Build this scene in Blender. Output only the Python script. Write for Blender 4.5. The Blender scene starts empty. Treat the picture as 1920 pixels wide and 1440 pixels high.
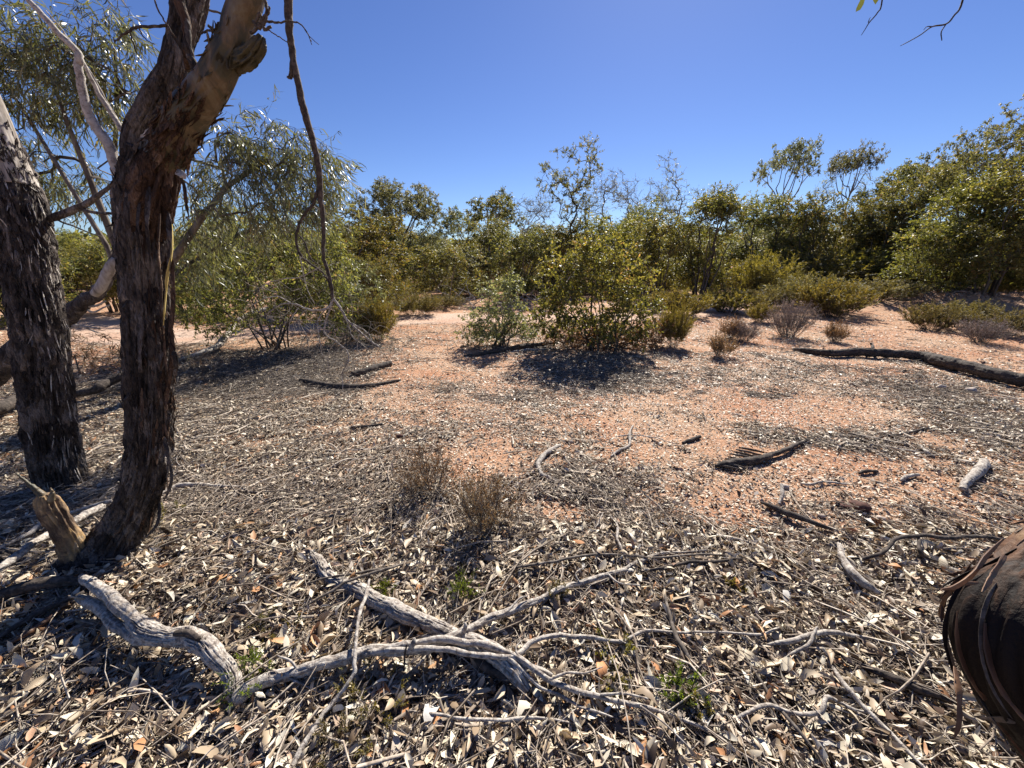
import bpy, math
import numpy as np
from mathutils import Vector, Matrix

# ------------------------------------------------------------------ camera, world, sun, exposure
S = bpy.context.scene
C = S.collection
PITCH = math.radians(17.7)
CAMZ = 1.5
FPX = 720.0
SUN_AZ, SUN_EL = 19.0, 40.0          # degrees to the right of the view, above the horizon

cam_d = bpy.data.cameras.new('camera')
cam = bpy.data.objects.new('camera', cam_d); C.objects.link(cam)
cam.location = (0, 0, CAMZ)
cam.rotation_euler = (math.pi/2 - PITCH, 0, 0)
cam_d.sensor_fit = 'HORIZONTAL'; cam_d.sensor_width = 36.0
cam_d.lens = 36.0 * FPX / 1920.0
cam_d.clip_start = 0.05; cam_d.clip_end = 6000
S.camera = cam

W = bpy.data.worlds.new('World'); S.world = W; W.use_nodes = True
wn = W.node_tree; wn.nodes.clear()
wo = wn.nodes.new('ShaderNodeOutputWorld'); wb = wn.nodes.new('ShaderNodeBackground')
sk = wn.nodes.new('ShaderNodeTexSky'); sk.sky_type = 'NISHITA'; sk.sun_disc = False
sk.sun_elevation = math.radians(SUN_EL); sk.sun_rotation = math.radians(SUN_AZ)
sk.altitude = 200; sk.air_density = 0.9; sk.dust_density = 0.1; sk.ozone_density = 6.0
hs = wn.nodes.new('ShaderNodeHueSaturation'); hs.inputs['Saturation'].default_value = 1.08; hs.inputs['Hue'].default_value = 0.514
wb.inputs['Strength'].default_value = 0.059
wn.links.new(sk.outputs[0], hs.inputs['Color']); wn.links.new(hs.outputs[0], wb.inputs['Color'])
wn.links.new(wb.outputs[0], wo.inputs['Surface'])

sun_d = bpy.data.lights.new('sun', 'SUN'); sun_d.energy = 5.0; sun_d.angle = math.radians(0.53)
sun_d.color = (1.0, 0.95, 0.86)
sun = bpy.data.objects.new('sun', sun_d); C.objects.link(sun)
az, el = math.radians(SUN_AZ), math.radians(SUN_EL)
sdir = Vector((math.sin(az)*math.cos(el), math.cos(az)*math.cos(el), math.sin(el)))
sun.rotation_euler = sdir.to_track_quat('Z', 'Y').to_euler()
sun.location = (4, 10, 12)

S.view_settings.view_transform = 'Standard'; S.view_settings.look = 'None'
S.view_settings.exposure = 1.02; S.view_settings.gamma = 1.0
S.view_settings.use_curve_mapping = False
S.render.engine = 'CYCLES'
S.cycles.use_denoising = True
S.cycles.max_bounces = 6; S.cycles.diffuse_bounces = 1; S.cycles.transmission_bounces = 3
S.cycles.glossy_bounces = 2
S.cycles.use_adaptive_sampling = True; S.cycles.adaptive_threshold = 0.015
S.render.use_persistent_data = False

# ------------------------------------------------------------------ noise
_pr = np.random.default_rng(7)
_perm = _pr.permutation(256).astype(np.int64); _perm = np.concatenate([_perm, _perm, _perm])
_grad = _pr.normal(size=(256, 3)); _grad /= np.linalg.norm(_grad, axis=1)[:, None]

def pn(x, y, z=0.0):
    x, y, z = np.broadcast_arrays(np.asarray(x, float), np.asarray(y, float), np.asarray(z, float))
    xi, yi, zi = np.floor(x).astype(np.int64), np.floor(y).astype(np.int64), np.floor(z).astype(np.int64)
    xf, yf, zf = x-xi, y-yi, z-zi
    u, v, w = [t*t*t*(t*(t*6-15)+10) for t in (xf, yf, zf)]
    def g(dx, dy, dz):
        h = _perm[(_perm[(_perm[(xi+dx) & 255] + yi+dy) & 255] + zi+dz) & 255]
        gr = _grad[h]
        return gr[..., 0]*(xf-dx) + gr[..., 1]*(yf-dy) + gr[..., 2]*(zf-dz)
    def L(a, b, t): return a + (b-a)*t
    x0 = L(L(g(0,0,0), g(1,0,0), u), L(g(0,1,0), g(1,1,0), u), v)
    x1 = L(L(g(0,0,1), g(1,0,1), u), L(g(0,1,1), g(1,1,1), u), v)
    return L(x0, x1, w)*1.6

def fbm(x, y, z=0.0, o=4, g=0.5):
    a, s, t = 1.0, 0.0, 0.0
    x, y, z = np.asarray(x, float), np.asarray(y, float), np.asarray(z, float)
    for i in range(o):
        s = s + a*pn(x*2**i + 13.1*i, y*2**i + 5.7*i, z*2**i + 3.3*i); t += a; a *= g
    return s/t

# ------------------------------------------------------------------ placing
CP, SP = math.cos(PITCH), math.sin(PITCH)
def ray(px, py):
    u, v = (px-960)/FPX, (py-720)/FPX
    return np.array([u, CP - v*SP, -SP - v*CP])
def PD(px, py, d): return np.array([0, 0, CAMZ]) + ray(px, py)*d           # point at a depth along the view
def PY(px, py, Y):
    r = ray(px, py); return np.array([0, 0, CAMZ]) + r*(Y/r[1])            # point on a plane at ground distance Y
def wm(px, d): return px*d/FPX                                             # width in metres of px at depth d

MX, MY = PY(1785, 560, 13.0)[:2]
def height(x, y):
    x, y = np.asarray(x, float), np.asarray(y, float)
    r = np.hypot(x, y)
    h = 0.05*fbm(x*0.22+3, y*0.22, 1.5, 3) * np.clip(r/5, 0.2, 3)
    h = h + 0.018*fbm(x*1.3, y*1.3, 4.5, 3)
    h = h + 0.42*np.clip((x-2)/14, 0, 1)**1.4*np.clip((y-6)/14, 0, 1)
    h = h + 0.36*np.exp(-(((x-MX)/1.7)**2 + ((y-MY)/1.3)**2))*(1+0.5*fbm(x*1.5, y*1.5, 2.2, 3))
    h = h + 0.007*fbm(x*7, y*7, 8.0, 3)*np.clip(1.3-r/14, 0, 1)
    return h
def GP(px, py, up=0.0):
    r = ray(px, py); o = np.array([0, 0, CAMZ]); z = 0.0; p = o
    for i in range(8):
        t = (z-CAMZ)/r[2]; p = o + r*t; z = float(height(p[0], p[1]))
    return np.array([p[0], p[1], z+up])

# ------------------------------------------------------------------ mesh helpers
def mesh_np(name, V, faces, mats, attrs=None, smooth=True, mat_index=None):
    me = bpy.data.meshes.new(name)
    V = np.ascontiguousarray(V, dtype=np.float32)
    faces = [np.asarray(f, np.int32) for f in faces if len(f)]
    me.vertices.add(len(V)); me.vertices.foreach_set('co', V.ravel())
    loops = np.concatenate([f.ravel() for f in faces])
    cnt = np.concatenate([np.full(len(f), f.shape[1], np.int32) for f in faces])
    start = np.zeros(len(cnt), np.int32); start[1:] = np.cumsum(cnt)[:-1]
    me.loops.add(len(loops)); me.loops.foreach_set('vertex_index', loops.astype(np.int32))
    me.polygons.add(len(cnt)); me.polygons.foreach_set('loop_start', start)
    if smooth: me.polygons.foreach_set('use_smooth', np.ones(len(cnt), bool))
    if mat_index is not None: me.polygons.foreach_set('material_index', np.asarray(mat_index, np.int32))
    for k, a in (attrs or {}).items():
        at = me.attributes.new(k, 'FLOAT', 'POINT'); at.data.foreach_set('value', np.ascontiguousarray(a, dtype=np.float32))
    me.update(calc_edges=True); me.validate()
    for m in (mats if isinstance(mats, (list, tuple)) else [mats]): me.materials.append(m)
    return me

class MB:
    """gathers vertices, faces and a float per vertex"""
    def __init__(s): s.V = []; s.F = {3: [], 4: []}; s.R = []; s.n = 0
    def add(s, V, faces, r=0.5):
        V = np.asarray(V, float).reshape(-1, 3)
        for f in faces:
            f = np.asarray(f)
            if len(f): s.F[f.shape[1]].append(f + s.n)
        s.V.append(V); s.R.append(np.broadcast_to(np.asarray(r, float), (len(V),)).copy()); s.n += len(V)
    def mesh(s, name, mat, smooth=True):
        F = [np.concatenate(s.F[k]) for k in (4, 3) if s.F[k]]
        return mesh_np(name, np.concatenate(s.V), F, mat, {'rnd': np.concatenate(s.R)}, smooth)

def link(name, me, parent=None, loc=None):
    o = bpy.data.objects.new(name, me); C.objects.link(o)
    if loc is not None: o.location = loc
    if parent is not None: o.parent = parent
    return o
def tag(o, label=None, cat=None, group=None, kind=None):
    if label: o['label'] = label
    if cat: o['category'] = cat
    if group: o['group'] = group
    if kind: o['kind'] = kind
    return o
def thing(name, label, cat, loc=(0, 0, 0), group=None):
    o = bpy.data.objects.new(name, None); C.objects.link(o); o.location = loc
    o.empty_display_size = 0.2
    return tag(o, label, cat, group)
def dup(root, loc, rz, sc, label, group=None):
    r = root.copy(); C.objects.link(r); r.location = loc; r.rotation_euler = (0, 0, rz); r.scale = sc
    r['label'] = label
    if group: r['group'] = group
    for ch in list(root.children):
        c = ch.copy(); C.objects.link(c); c.parent = r
    return r

def norm(v): return v/(np.linalg.norm(v, axis=-1, keepdims=True)+1e-9)

def resample(P, n, R=None):
    """Catmull-Rom through P, n points"""
    P = np.asarray(P, float); m = len(P)
    Q = np.vstack([2*P[0]-P[1], P, 2*P[-1]-P[-2]])
    t = np.linspace(0, m-1-1e-6, n); i = t.astype(int); f = (t-i)[:, None]
    a, b, c, d = Q[i], Q[i+1], Q[i+2], Q[i+3]
    X = 0.5*((2*b) + (-a+c)*f + (2*a-5*b+4*c-d)*f**2 + (-a+3*b-3*c+d)*f**3)
    if R is None: return X
    return X, np.interp(t, np.arange(m), R)

def frames(P):
    T = norm(np.gradient(P, axis=0)); n = len(P)
    A = np.zeros_like(P)
    a = np.cross(T[0], [0.31, 0.9, 0.21]); a /= np.linalg.norm(a)
    for i in range(n):
        a = a - T[i]*np.dot(a, T[i]); a /= (np.linalg.norm(a)+1e-9); A[i] = a
    return T, A, np.cross(T, A)

def tube(mb, P, R, k=6, r=0.5, disp=None):
    """tapered tube along P. disp(theta, s, P) gives outward displacement in metres"""
    P = np.asarray(P, float); R = np.asarray(R, float); n = len(P)
    T, A, B = frames(P)
    th = np.linspace(0, 2*math.pi, k, endpoint=False)
    D = A[:, None, :]*np.cos(th)[None, :, None] + B[:, None, :]*np.sin(th)[None, :, None]
    rad = np.repeat(R[:, None], k, 1)
    if disp is not None:
        s = np.concatenate([[0], np.cumsum(np.linalg.norm(np.diff(P, axis=0), axis=1))])
        rad = rad + disp(np.cos(th)[None, :], np.sin(th)[None, :], s[:, None], rad)
    V = P[:, None, :] + D*rad[..., None]
    V = V.reshape(-1, 3)
    i = np.arange(n-1)[:, None]*k; j = np.arange(k)[None, :]; j2 = (j+1) % k
    F = np.stack([i+j, i+j2, i+k+j2, i+k+j], -1).reshape(-1, 4)
    V = np.vstack([V, P[0], P[-1]])
    c0 = n*k; jj = np.arange(k)
    T0 = np.stack([np.full(k, c0), (jj+1) % k, jj], -1)
    T1 = np.stack([np.full(k, c0+1), (n-1)*k+jj, (n-1)*k+(jj+1) % k], -1)
    rr = r if np.isscalar(r) else np.concatenate([np.repeat(r, k), [r[0], r[-1]]])
    mb.add(V, [F, np.vstack([T0, T1])], rr)

def perp(D, rng):
    a = rng.normal(size=D.shape); a = norm(a - D*np.sum(a*D, -1, keepdims=True))
    return a, np.cross(D, a)

def twigs(mb, P0, P1, r0, r1, rng, bend=0.12, segs=3, k=3, rnd=None):
    """batch of N thin bent twigs"""
    N = len(P0)
    if N == 0: return
    r0 = np.broadcast_to(r0, (N,)); r1 = np.broadcast_to(r1, (N,))
    D = P1-P0; L = np.linalg.norm(D, axis=1); d = D/(L[:, None]+1e-9)
    a, b = perp(d, rng)
    bv = (a*rng.normal(size=(N, 1)) + b*rng.normal(size=(N, 1)))*L[:, None]*bend
    b2 = (a*rng.normal(size=(N, 1)) + b*rng.normal(size=(N, 1)))*L[:, None]*bend*0.5
    t = np.linspace(0, 1, segs+1)
    c = P0[:, None, :] + D[:, None, :]*t[None, :, None] + bv[:, None, :]*(4*t*(1-t))[None, :, None] + b2[:, None, :]*np.sin(t*2*math.pi)[None, :, None]
    th = np.arange(k)/k*2*math.pi
    rad = (r0[:, None]*(1-t) + r1[:, None]*t)
    V = c[:, :, None, :] + (a[:, None, None, :]*np.cos(th)[None, None, :, None] + b[:, None, None, :]*np.sin(th)[None, None, :, None])*rad[:, :, None, None]
    base = (np.arange(N)*(segs+1)*k)[:, None, None]
    i = (np.arange(segs)*k)[None, :, None]; j = np.arange(k)[None, None, :]; j2 = (j+1) % k
    F = np.stack([base+i+j, base+i+j2, base+i+k+j2, base+i+k+j], -1).reshape(-1, 4)
    rn = rng.random(N) if rnd is None else np.broadcast_to(rnd, (N,))
    mb.add(V.reshape(-1, 3), [F], np.repeat(rn, (segs+1)*k))
    return c

def leaves(mb, P, D, Nn, L, Wd, rng, curl=0.15, fold=0.25, lod=1, rnd=None, point=0.5):
    """batch of leaves: P base, D direction, Nn rough normal, L length, Wd width"""
    N = len(P)
    if N == 0: return
    L = np.broadcast_to(L, (N,)); Wd = np.broadcast_to(Wd, (N,))
    D = norm(D); Y = norm(np.cross(Nn, D)); Z = np.cross(D, Y)
    if lod == 0:
        x = np.array([0, .45, 1, .55]); y = np.array([0, .5, 0, -.5]); z = np.array([0, 0, 0, 0.])
        F = [np.array([[0, 1, 2, 3]])]
    elif lod == 1:
        x = np.array([0, .28, .68, 1, .68, .28]); y = np.array([0, .42, .42, 0, -.42, -.42]); z = np.abs(y)
        F = [np.array([[1, 2, 4, 5]]), np.array([[0, 1, 5], [2, 3, 4]])]
    else:
        # midrib c0..c4, left l1..l3, right r1..r3
        x = np.array([0, .22, .5, .78, 1, .2, .5, .8, .2, .5, .8])
        y = np.array([0, 0, 0, 0, 0, .38, .5, .34, -.38, -.5, -.34]); z = np.abs(y)
        F = [np.array([[1, 5, 6, 2], [2, 6, 7, 3], [8, 1, 2, 9], [9, 2, 3, 10]]), np.array([[0, 5, 1], [3, 7, 4], [0, 1, 8], [3, 4, 10]])]
    nv = len(x)
    cu = rng.normal(size=(N, 1))*curl; fo = rng.normal(size=(N, 1))*fold; tw = rng.normal(size=(N, 1))*0.5*min(1, curl*5); sk_ = rng.normal(size=(N, 1))*0.12
    X = x[None, :]*L[:, None]
    Yv = y[None, :]*Wd[:, None]*(1 + 0.12*rng.normal(size=(N, nv))*(lod > 1)) + sk_*L[:, None]*(4*x*(1-x))[None, :]
    Zv = fo*z[None, :]*Wd[:, None]*2 + cu*L[:, None]*(4*x*(1-x))[None, :] + tw*y[None, :]*Wd[:, None]*(x-.5)[None, :]*2
    if lod > 1: Zv = Zv + rng.normal(size=(N, nv))*0.06*Wd[:, None]
    V = P[:, None, :] + D[:, None, :]*X[..., None] + Y[:, None, :]*Yv[..., None] + Z[:, None, :]*Zv[..., None]
    off = (np.arange(N)*nv)[:, None, None]
    rn = rng.random(N) if rnd is None else np.broadcast_to(rnd, (N,))
    mb.add(V.reshape(-1, 3), [(f[None]+off).reshape(-1, f.shape[1]) for f in F], np.repeat(rn, nv))

# ------------------------------------------------------------------ materials
def new_mat(name):
    m = bpy.data.materials.new(name); m.use_nodes = True
    nt = m.node_tree; nt.nodes.clear()
    return m, nt
def N_(nt, t, **kw):
    n = nt.nodes.new(t)
    for k, v in kw.items():
        if k in n.inputs.keys() if hasattr(n.inputs, 'keys') else False: n.inputs[k].default_value = v
        else: setattr(n, k, v)
    return n
def ramp(nt, stops, interp='LINEAR'):
    r = nt.nodes.new('ShaderNodeValToRGB'); r.color_ramp.interpolation = interp
    e = r.color_ramp.elements
    e[0].position, e[0].color = stops[0][0], (*stops[0][1], 1)
    e[1].position, e[1].color = stops[-1][0], (*stops[-1][1], 1)
    for p, c in stops[1:-1]:
        q = e.new(p); q.color = (*c, 1)
    return r
def noise(nt, scale, detail=5, rough=0.6, vec=None, dist=0.0):
    n = nt.nodes.new('ShaderNodeTexNoise'); n.inputs['Scale'].default_value = scale
    n.inputs['Detail'].default_value = detail; n.inputs['Roughness'].default_value = rough
    n.inputs['Distortion'].default_value = dist
    if vec is not None: nt.links.new(vec, n.inputs['Vector'])
    return n
def mixc(nt, f, a, b, mode='MIX'):
    m = nt.nodes.new('ShaderNodeMix'); m.data_type = 'RGBA'; m.blend_type = mode
    for s, v in ((m.inputs[0], f), (m.inputs[6], a), (m.inputs[7], b)):
        if hasattr(v, 'is_linked') or hasattr(v, 'links'): nt.links.new(v, s)
        elif isinstance(v, tuple): s.default_value = (*v, 1)
        else: s.default_value = v
    return m.outputs[2]

def leaf_mat(name, stops, transl=0.45, tcol=(0.30, 0.36, 0.06), rough=0.42, spec=0.5, vary=0.10, hue=0.02):
    m, nt = new_mat(name); L = nt.links.new
    at = N_(nt, 'ShaderNodeAttribute', attribute_name='rnd')
    r = ramp(nt, stops); L(at.outputs['Fac'], r.inputs[0])
    oi = nt.nodes.new('ShaderNodeObjectInfo')
    mr = nt.nodes.new('ShaderNodeMapRange'); mr.inputs[3].default_value = 1-vary*2; mr.inputs[4].default_value = 1+vary*2
    L(oi.outputs['Random'], mr.inputs[0])
    mh = nt.nodes.new('ShaderNodeMapRange'); mh.inputs[3].default_value = 0.5-hue; mh.inputs[4].default_value = 0.5+hue
    L(oi.outputs['Random'], mh.inputs[0])
    h = nt.nodes.new('ShaderNodeHueSaturation'); L(mr.outputs[0], h.inputs['Value']); L(mh.outputs[0], h.inputs['Hue']); L(r.outputs[0], h.inputs['Color'])
    b = nt.nodes.new('ShaderNodeBsdfPrincipled'); b.inputs['Roughness'].default_value = rough
    b.inputs['Specular IOR Level'].default_value = spec
    L(h.outputs[0], b.inputs['Base Color'])
    out = nt.nodes.new('ShaderNodeOutputMaterial')
    if transl > 0:
        t = nt.nodes.new('ShaderNodeBsdfTranslucent')
        L(mixc(nt, 1.0, h.outputs[0], tuple(c*4 for c in tcol), 'MULTIPLY'), t.inputs['Color'])
        mx = nt.nodes.new('ShaderNodeMixShader'); mx.inputs[0].default_value = transl
        L(b.outputs[0], mx.inputs[1]); L(t.outputs[0], mx.inputs[2]); L(mx.outputs[0], out.inputs[0])
    else: L(b.outputs[0], out.inputs[0])
    return m

def wood_mat(name, stops, scale=(30, 30, 4), bump=0.5, rough=0.85, fine=120, bdist=0.004, spec=0.2, con=1.7):
    """grain follows object Z roughly; colours by noise and the per-piece value"""
    m, nt = new_mat(name); L = nt.links.new
    tc = nt.nodes.new('ShaderNodeTexCoord'); mp = nt.nodes.new('ShaderNodeMapping'); mp.inputs['Scale'].default_value = scale
    L(tc.outputs['Object'], mp.inputs[0])
    n1 = noise(nt, 1.0, 6, 0.65, mp.outputs[0], 0.6)
    at = N_(nt, 'ShaderNodeAttribute', attribute_name='rnd')
    ad = nt.nodes.new('ShaderNodeMath'); ad.operation = 'MULTIPLY_ADD'; ad.inputs[1].default_value = 0.5; L(at.outputs['Fac'], ad.inputs[0])
    sb = nt.nodes.new('ShaderNodeMath'); sb.operation = 'MULTIPLY_ADD'; sb.inputs[1].default_value = con; sb.inputs[2].default_value = 0.25-con*.5; L(n1.outputs[0], sb.inputs[0])
    L(sb.outputs[0], ad.inputs[2])
    r = ramp(nt, stops); L(ad.outputs[0], r.inputs[0])
    n2 = noise(nt, fine, 4, 0.6, tc.outputs['Object'])
    sm = nt.nodes.new('ShaderNodeMath'); sm.operation = 'MULTIPLY_ADD'; sm.inputs[1].default_value = 0.35; L(n2.outputs[0], sm.inputs[0]); L(n1.outputs[0], sm.inputs[2])
    bp = nt.nodes.new('ShaderNodeBump'); bp.inputs['Strength'].default_value = bump; bp.inputs['Distance'].default_value = bdist; L(sm.outputs[0], bp.inputs['Height'])
    b = nt.nodes.new('ShaderNodeBsdfPrincipled'); b.inputs['Roughness'].default_value = rough; b.inputs['Specular IOR Level'].default_value = spec
    L(r.outputs[0], b.inputs['Base Color']); L(bp.outputs[0], b.inputs['Normal'])
    out = nt.nodes.new('ShaderNodeOutputMaterial'); L(b.outputs[0], out.inputs[0])
    return m

def bark_mat(name, stops, cell=(24, 24, 7), fine=(170, 170, 34), bump=1.0, bdist=.012):
    m, nt = new_mat(name); L = nt.links.new
    tc = nt.nodes.new('ShaderNodeTexCoord'); O = tc.outputs['Object']
    wn_ = noise(nt, 9, 4, .6, O)
    ad = nt.nodes.new('ShaderNodeVectorMath'); ad.operation = 'MULTIPLY_ADD'; ad.inputs[1].default_value = (.05, .05, .09); L(wn_.outputs['Color'], ad.inputs[0]); L(O, ad.inputs[2])
    mp = nt.nodes.new('ShaderNodeMapping'); mp.inputs['Scale'].default_value = cell; L(ad.outputs[0], mp.inputs[0])
    v1 = nt.nodes.new('ShaderNodeTexVoronoi'); v1.inputs['Scale'].default_value = 1; L(mp.outputs[0], v1.inputs['Vector'])
    v2 = nt.nodes.new('ShaderNodeTexVoronoi'); v2.feature = 'DISTANCE_TO_EDGE'; v2.inputs['Scale'].default_value = 1; L(mp.outputs[0], v2.inputs['Vector'])
    mf = nt.nodes.new('ShaderNodeMapping'); mf.inputs['Scale'].default_value = fine; L(O, mf.inputs[0]); nf = noise(nt, 1, 5, .7, mf.outputs[0])
    nb = noise(nt, 5, 5, .65, O)
    sc = nt.nodes.new('ShaderNodeSeparateColor'); L(v1.outputs['Color'], sc.inputs[0])
    def ma(a, k, b):
        q = nt.nodes.new('ShaderNodeMath'); q.operation = 'MULTIPLY_ADD'; L(a, q.inputs[0]); q.inputs[1].default_value = k
        if hasattr(b, 'links'): L(b, q.inputs[2])
        else: q.inputs[2].default_value = b
        return q.outputs[0]
    at = N_(nt, 'ShaderNodeAttribute', attribute_name='rnd')
    f = ma(sc.outputs[0], .40, ma(nf.outputs[0], 1.1, ma(nb.outputs[0], 1.1, ma(at.outputs['Fac'], .3, -1.0))))
    r = ramp(nt, stops); L(f, r.inputs[0])
    e = nt.nodes.new('ShaderNodeMapRange'); e.inputs[2].default_value = .16; L(v2.outputs['Distance'], e.inputs[0])
    h = ma(e.outputs[0], .9, ma(nf.outputs[0], .7, ma(sc.outputs[1], .5, 0.0)))
    bp = nt.nodes.new('ShaderNodeBump'); bp.inputs['Strength'].default_value = bump; bp.inputs['Distance'].default_value = bdist; L(h, bp.inputs['Height'])
    b = nt.nodes.new('ShaderNodeBsdfPrincipled'); b.inputs['Roughness'].default_value = .9; b.inputs['Specular IOR Level'].default_value = .2
    L(r.outputs[0], b.inputs['Base Color']); L(bp.outputs[0], b.inputs['Normal'])
    out = nt.nodes.new('ShaderNodeOutputMaterial'); L(b.outputs[0], out.inputs[0])
    return m

M = {}
M['bark'] = bark_mat('rough_bark', [(0.0, (.010, .008, .007)), (.25, (.040, .032, .028)), (.5, (.098, .080, .069)), (.75, (.215, .182, .160)), (1, (.41, .36, .325))])
M['bark_red'] = bark_mat('reddish_bark', [(0.0, (.012, .008, .006)), (.3, (.05, .03, .021)), (.55, (.12, .072, .048)), (.8, (.21, .14, .10)), (1, (.36, .27, .21))], (26, 26, 4), (190, 190, 20))
M['smooth'] = wood_mat('smooth_tan_bark', [(0.0, (.018, .015, .010)), (.3, (.05, .045, .024)), (.48, (.075, .058, .030)), (.62, (.12, .080, .04)), (.8, (.155, .125, .075)), (1, (.20, .17, .12))], (10, 10, 4), 0.8, 0.5, 55, 0.010, 0.4, con=2.6)
M['grey_wood'] = wood_mat('weathered_grey_wood', [(0.0, (.06, .048, .04)), (.3, (.24, .20, .17)), (.52, (.43, .385, .335)), (.8, (.58, .53, .46)), (1, (.68, .62, .54))], (60, 60, 60), 1.0, 0.85, 170, 0.004)
M['dark_wood'] = wood_mat('charred_brown_wood', [(0.0, (.02, .016, .013)), (.4, (.06, .048, .04)), (.75, (.14, .11, .09)), (1, (.30, .26, .22))], (40, 40, 40), 0.9, 0.85, 150, 0.005)
M['twig'] = wood_mat('dead_twig', [(0.0, (.04, .032, .026)), (.5, (.14, .115, .095)), (.8, (.30, .26, .22)), (1, (.5, .45, .40))], (40, 40, 40), 0.3)
M['litter_twig'] = wood_mat('litter_twig', [(0.0, (.05, .036, .027)), (.4, (.23, .18, .138)), (.7, (.45, .375, .30)), (1, (.68, .60, .50))], (40, 40, 40), 0.3)
M['stem'] = wood_mat('shrub_stem', [(0.0, (.025, .02, .016)), (.5, (.09, .07, .055)), (1, (.24, .20, .16))], (20, 20, 6), 0.3)
M['pale_stem'] = wood_mat('pale_gum_limb', [(0.0, (.10, .085, .07)), (.5, (.26, .23, .19)), (1, (.46, .42, .37))], (8, 8, 3), 0.3)
M['dead_leaf'] = leaf_mat('dead_leaf', [(0, (.04, .026, .018)), (.16, (.13, .085, .055)), (.34, (.31, .225, .145)), (.52, (.47, .365, .245)), (.74, (.62, .53, .39)), (.88, (.66, .60, .49)), (.94, (.38, .18, .085)), (1, (.55, .32, .15))], 0.06, (.25, .22, .16), 0.5, 0.35, 0.0, 0.0)
M['litter_grey'] = leaf_mat('grey_litter', [(0, (.045, .03, .022)), (.2, (.17, .11, .075)), (.42, (.40, .285, .195)), (.7, (.62, .48, .35)), (.92, (.74, .64, .51)), (1, (.42, .20, .10))], 0.05, (.25, .22, .18), 0.6, 0.3, 0.0, 0.0)
M['leaf_yellow'] = leaf_mat('broad_green_leaf', [(0, (0.058, 0.067, 0.026)), (.25, (0.104, 0.112, 0.041)), (.55, (0.176, 0.173, 0.060)), (.8, (0.260, 0.236, 0.082)), (.94, (0.338, 0.290, 0.128)), (1, (0.364, 0.230, 0.135))], 0.47, (.38, .34, .13), 0.46, 0.35)
M['leaf_olive'] = leaf_mat('olive_leaf', [(0, (0.069, 0.076, 0.033)), (.4, (0.131, 0.138, 0.051)), (.75, (0.220, 0.216, 0.081)), (.95, (0.317, 0.288, 0.133)), (1, (0.372, 0.236, 0.133))], 0.48, (.37, .34, .16), 0.48, 0.3)
M['leaf_grey'] = leaf_mat('grey_green_leaf', [(0, (0.086, 0.098, 0.057)), (.4, (0.155, 0.167, 0.092)), (.75, (0.241, 0.247, 0.144)), (1, (0.345, 0.322, 0.196))], 0.40, (.36, .33, .16), 0.46, 0.35)
M['leaf_long'] = leaf_mat('long_narrow_leaf', [(0, (0.059, 0.065, 0.032)), (.35, (0.122, 0.130, 0.068)), (.7, (0.196, 0.200, 0.121)), (.92, (0.294, 0.288, 0.221)), (1, (0.333, 0.260, 0.105))], 0.38, (.36, .35, .15), 0.36, 0.8)
M['leaf_heath'] = leaf_mat('heath_leaf', [(0, (0.088, 0.083, 0.035)), (.4, (0.167, 0.157, 0.062)), (.75, (0.264, 0.235, 0.096)), (1, (0.351, 0.290, 0.140))], 0.40, (.38, .33, .08), 0.6, 0.3)
M['leaf_dull'] = leaf_mat('dull_heath_leaf', [(0, (0.084, 0.078, 0.036)), (.5, (0.168, 0.150, 0.066)), (1, (0.312, 0.264, 0.132))], 0.35, (.33, .29, .12), 0.6, 0.3)
M['leaf_dry'] = leaf_mat('dry_brown_leaf', [(0, (.10, .06, .035)), (.5, (.24, .15, .085)), (.85, (.38, .26, .15)), (1, (.48, .38, .24))], 0.25, (.3, .2, .1), 0.7, 0.2)
M['leaf_straw'] = leaf_mat('straw_brown_leaf', [(0, (.10, .06, .03)), (.5, (.26, .17, .085)), (1, (.46, .34, .19))], .2, (.3, .2, .1), .7, .1)
M['leaf_mauve'] = leaf_mat('dry_grey_twig', [(0, (.14, .11, .10)), (.6, (.30, .24, .22)), (1, (.45, .39, .36))], 0.1, (.3, .24, .2), 0.8, 0.1)
M['near_bark'] = wood_mat('peeling_orange_bark', [(0.0, (.03, .016, .01)), (.4, (.10, .05, .028)), (.65, (.24, .125, .06)), (1, (.45, .36, .22))], (9, 9, 2.5), .5, .55, 70, .005, .4)
M['stub_wood'] = wood_mat('stub_wood', [(0.0, (.03, .02, .015)), (.35, (.12, .08, .055)), (.55, (.25, .17, .10)), (.75, (.38, .24, .11)), (1, (.45, .36, .26))], (14, 14, 9), 0.8, 0.7, 70, 0.010, 0.2, con=2.6)
M['near_shade_bark'] = wood_mat('shade_to_sunlit_bark', [(0.0, (.004, .003, .003)), (.38, (.014, .009, .007)), (.56, (.11, .052, .026)), (.74, (.28, .18, .10)), (1, (.48, .40, .26))], (14, 14, 3), .8, .7, 90, .008, .2, con=.8)  # near-black end paints in shade, tan end the sunlit bark
M['yellow_strip'] = wood_mat('yellow_inner_bark', [(0, (.25, .17, .05)), (.5, (.50, .38, .13)), (1, (.62, .52, .25))], (30, 30, 4), .3)
M['pale_strip'] = wood_mat('pale_inner_bark', [(0, (.12, .09, .07)), (.4, (.30, .26, .22)), (.65, (.42, .37, .32)), (1, (.58, .53, .47))], (22, 22, 5), .5, con=2.4)
M['stone'] = wood_mat('pale_stone', [(0, (.20, .15, .12)), (.5, (.45, .36, .29)), (1, (.72, .66, .60))], (60, 60, 60), 0.3)
M['iron_stone'] = wood_mat('dark_red_stone', [(0, (.03, .02, .018)), (.5, (.10, .05, .04)), (1, (.22, .10, .07))], (60, 60, 60), 0.4)

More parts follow.
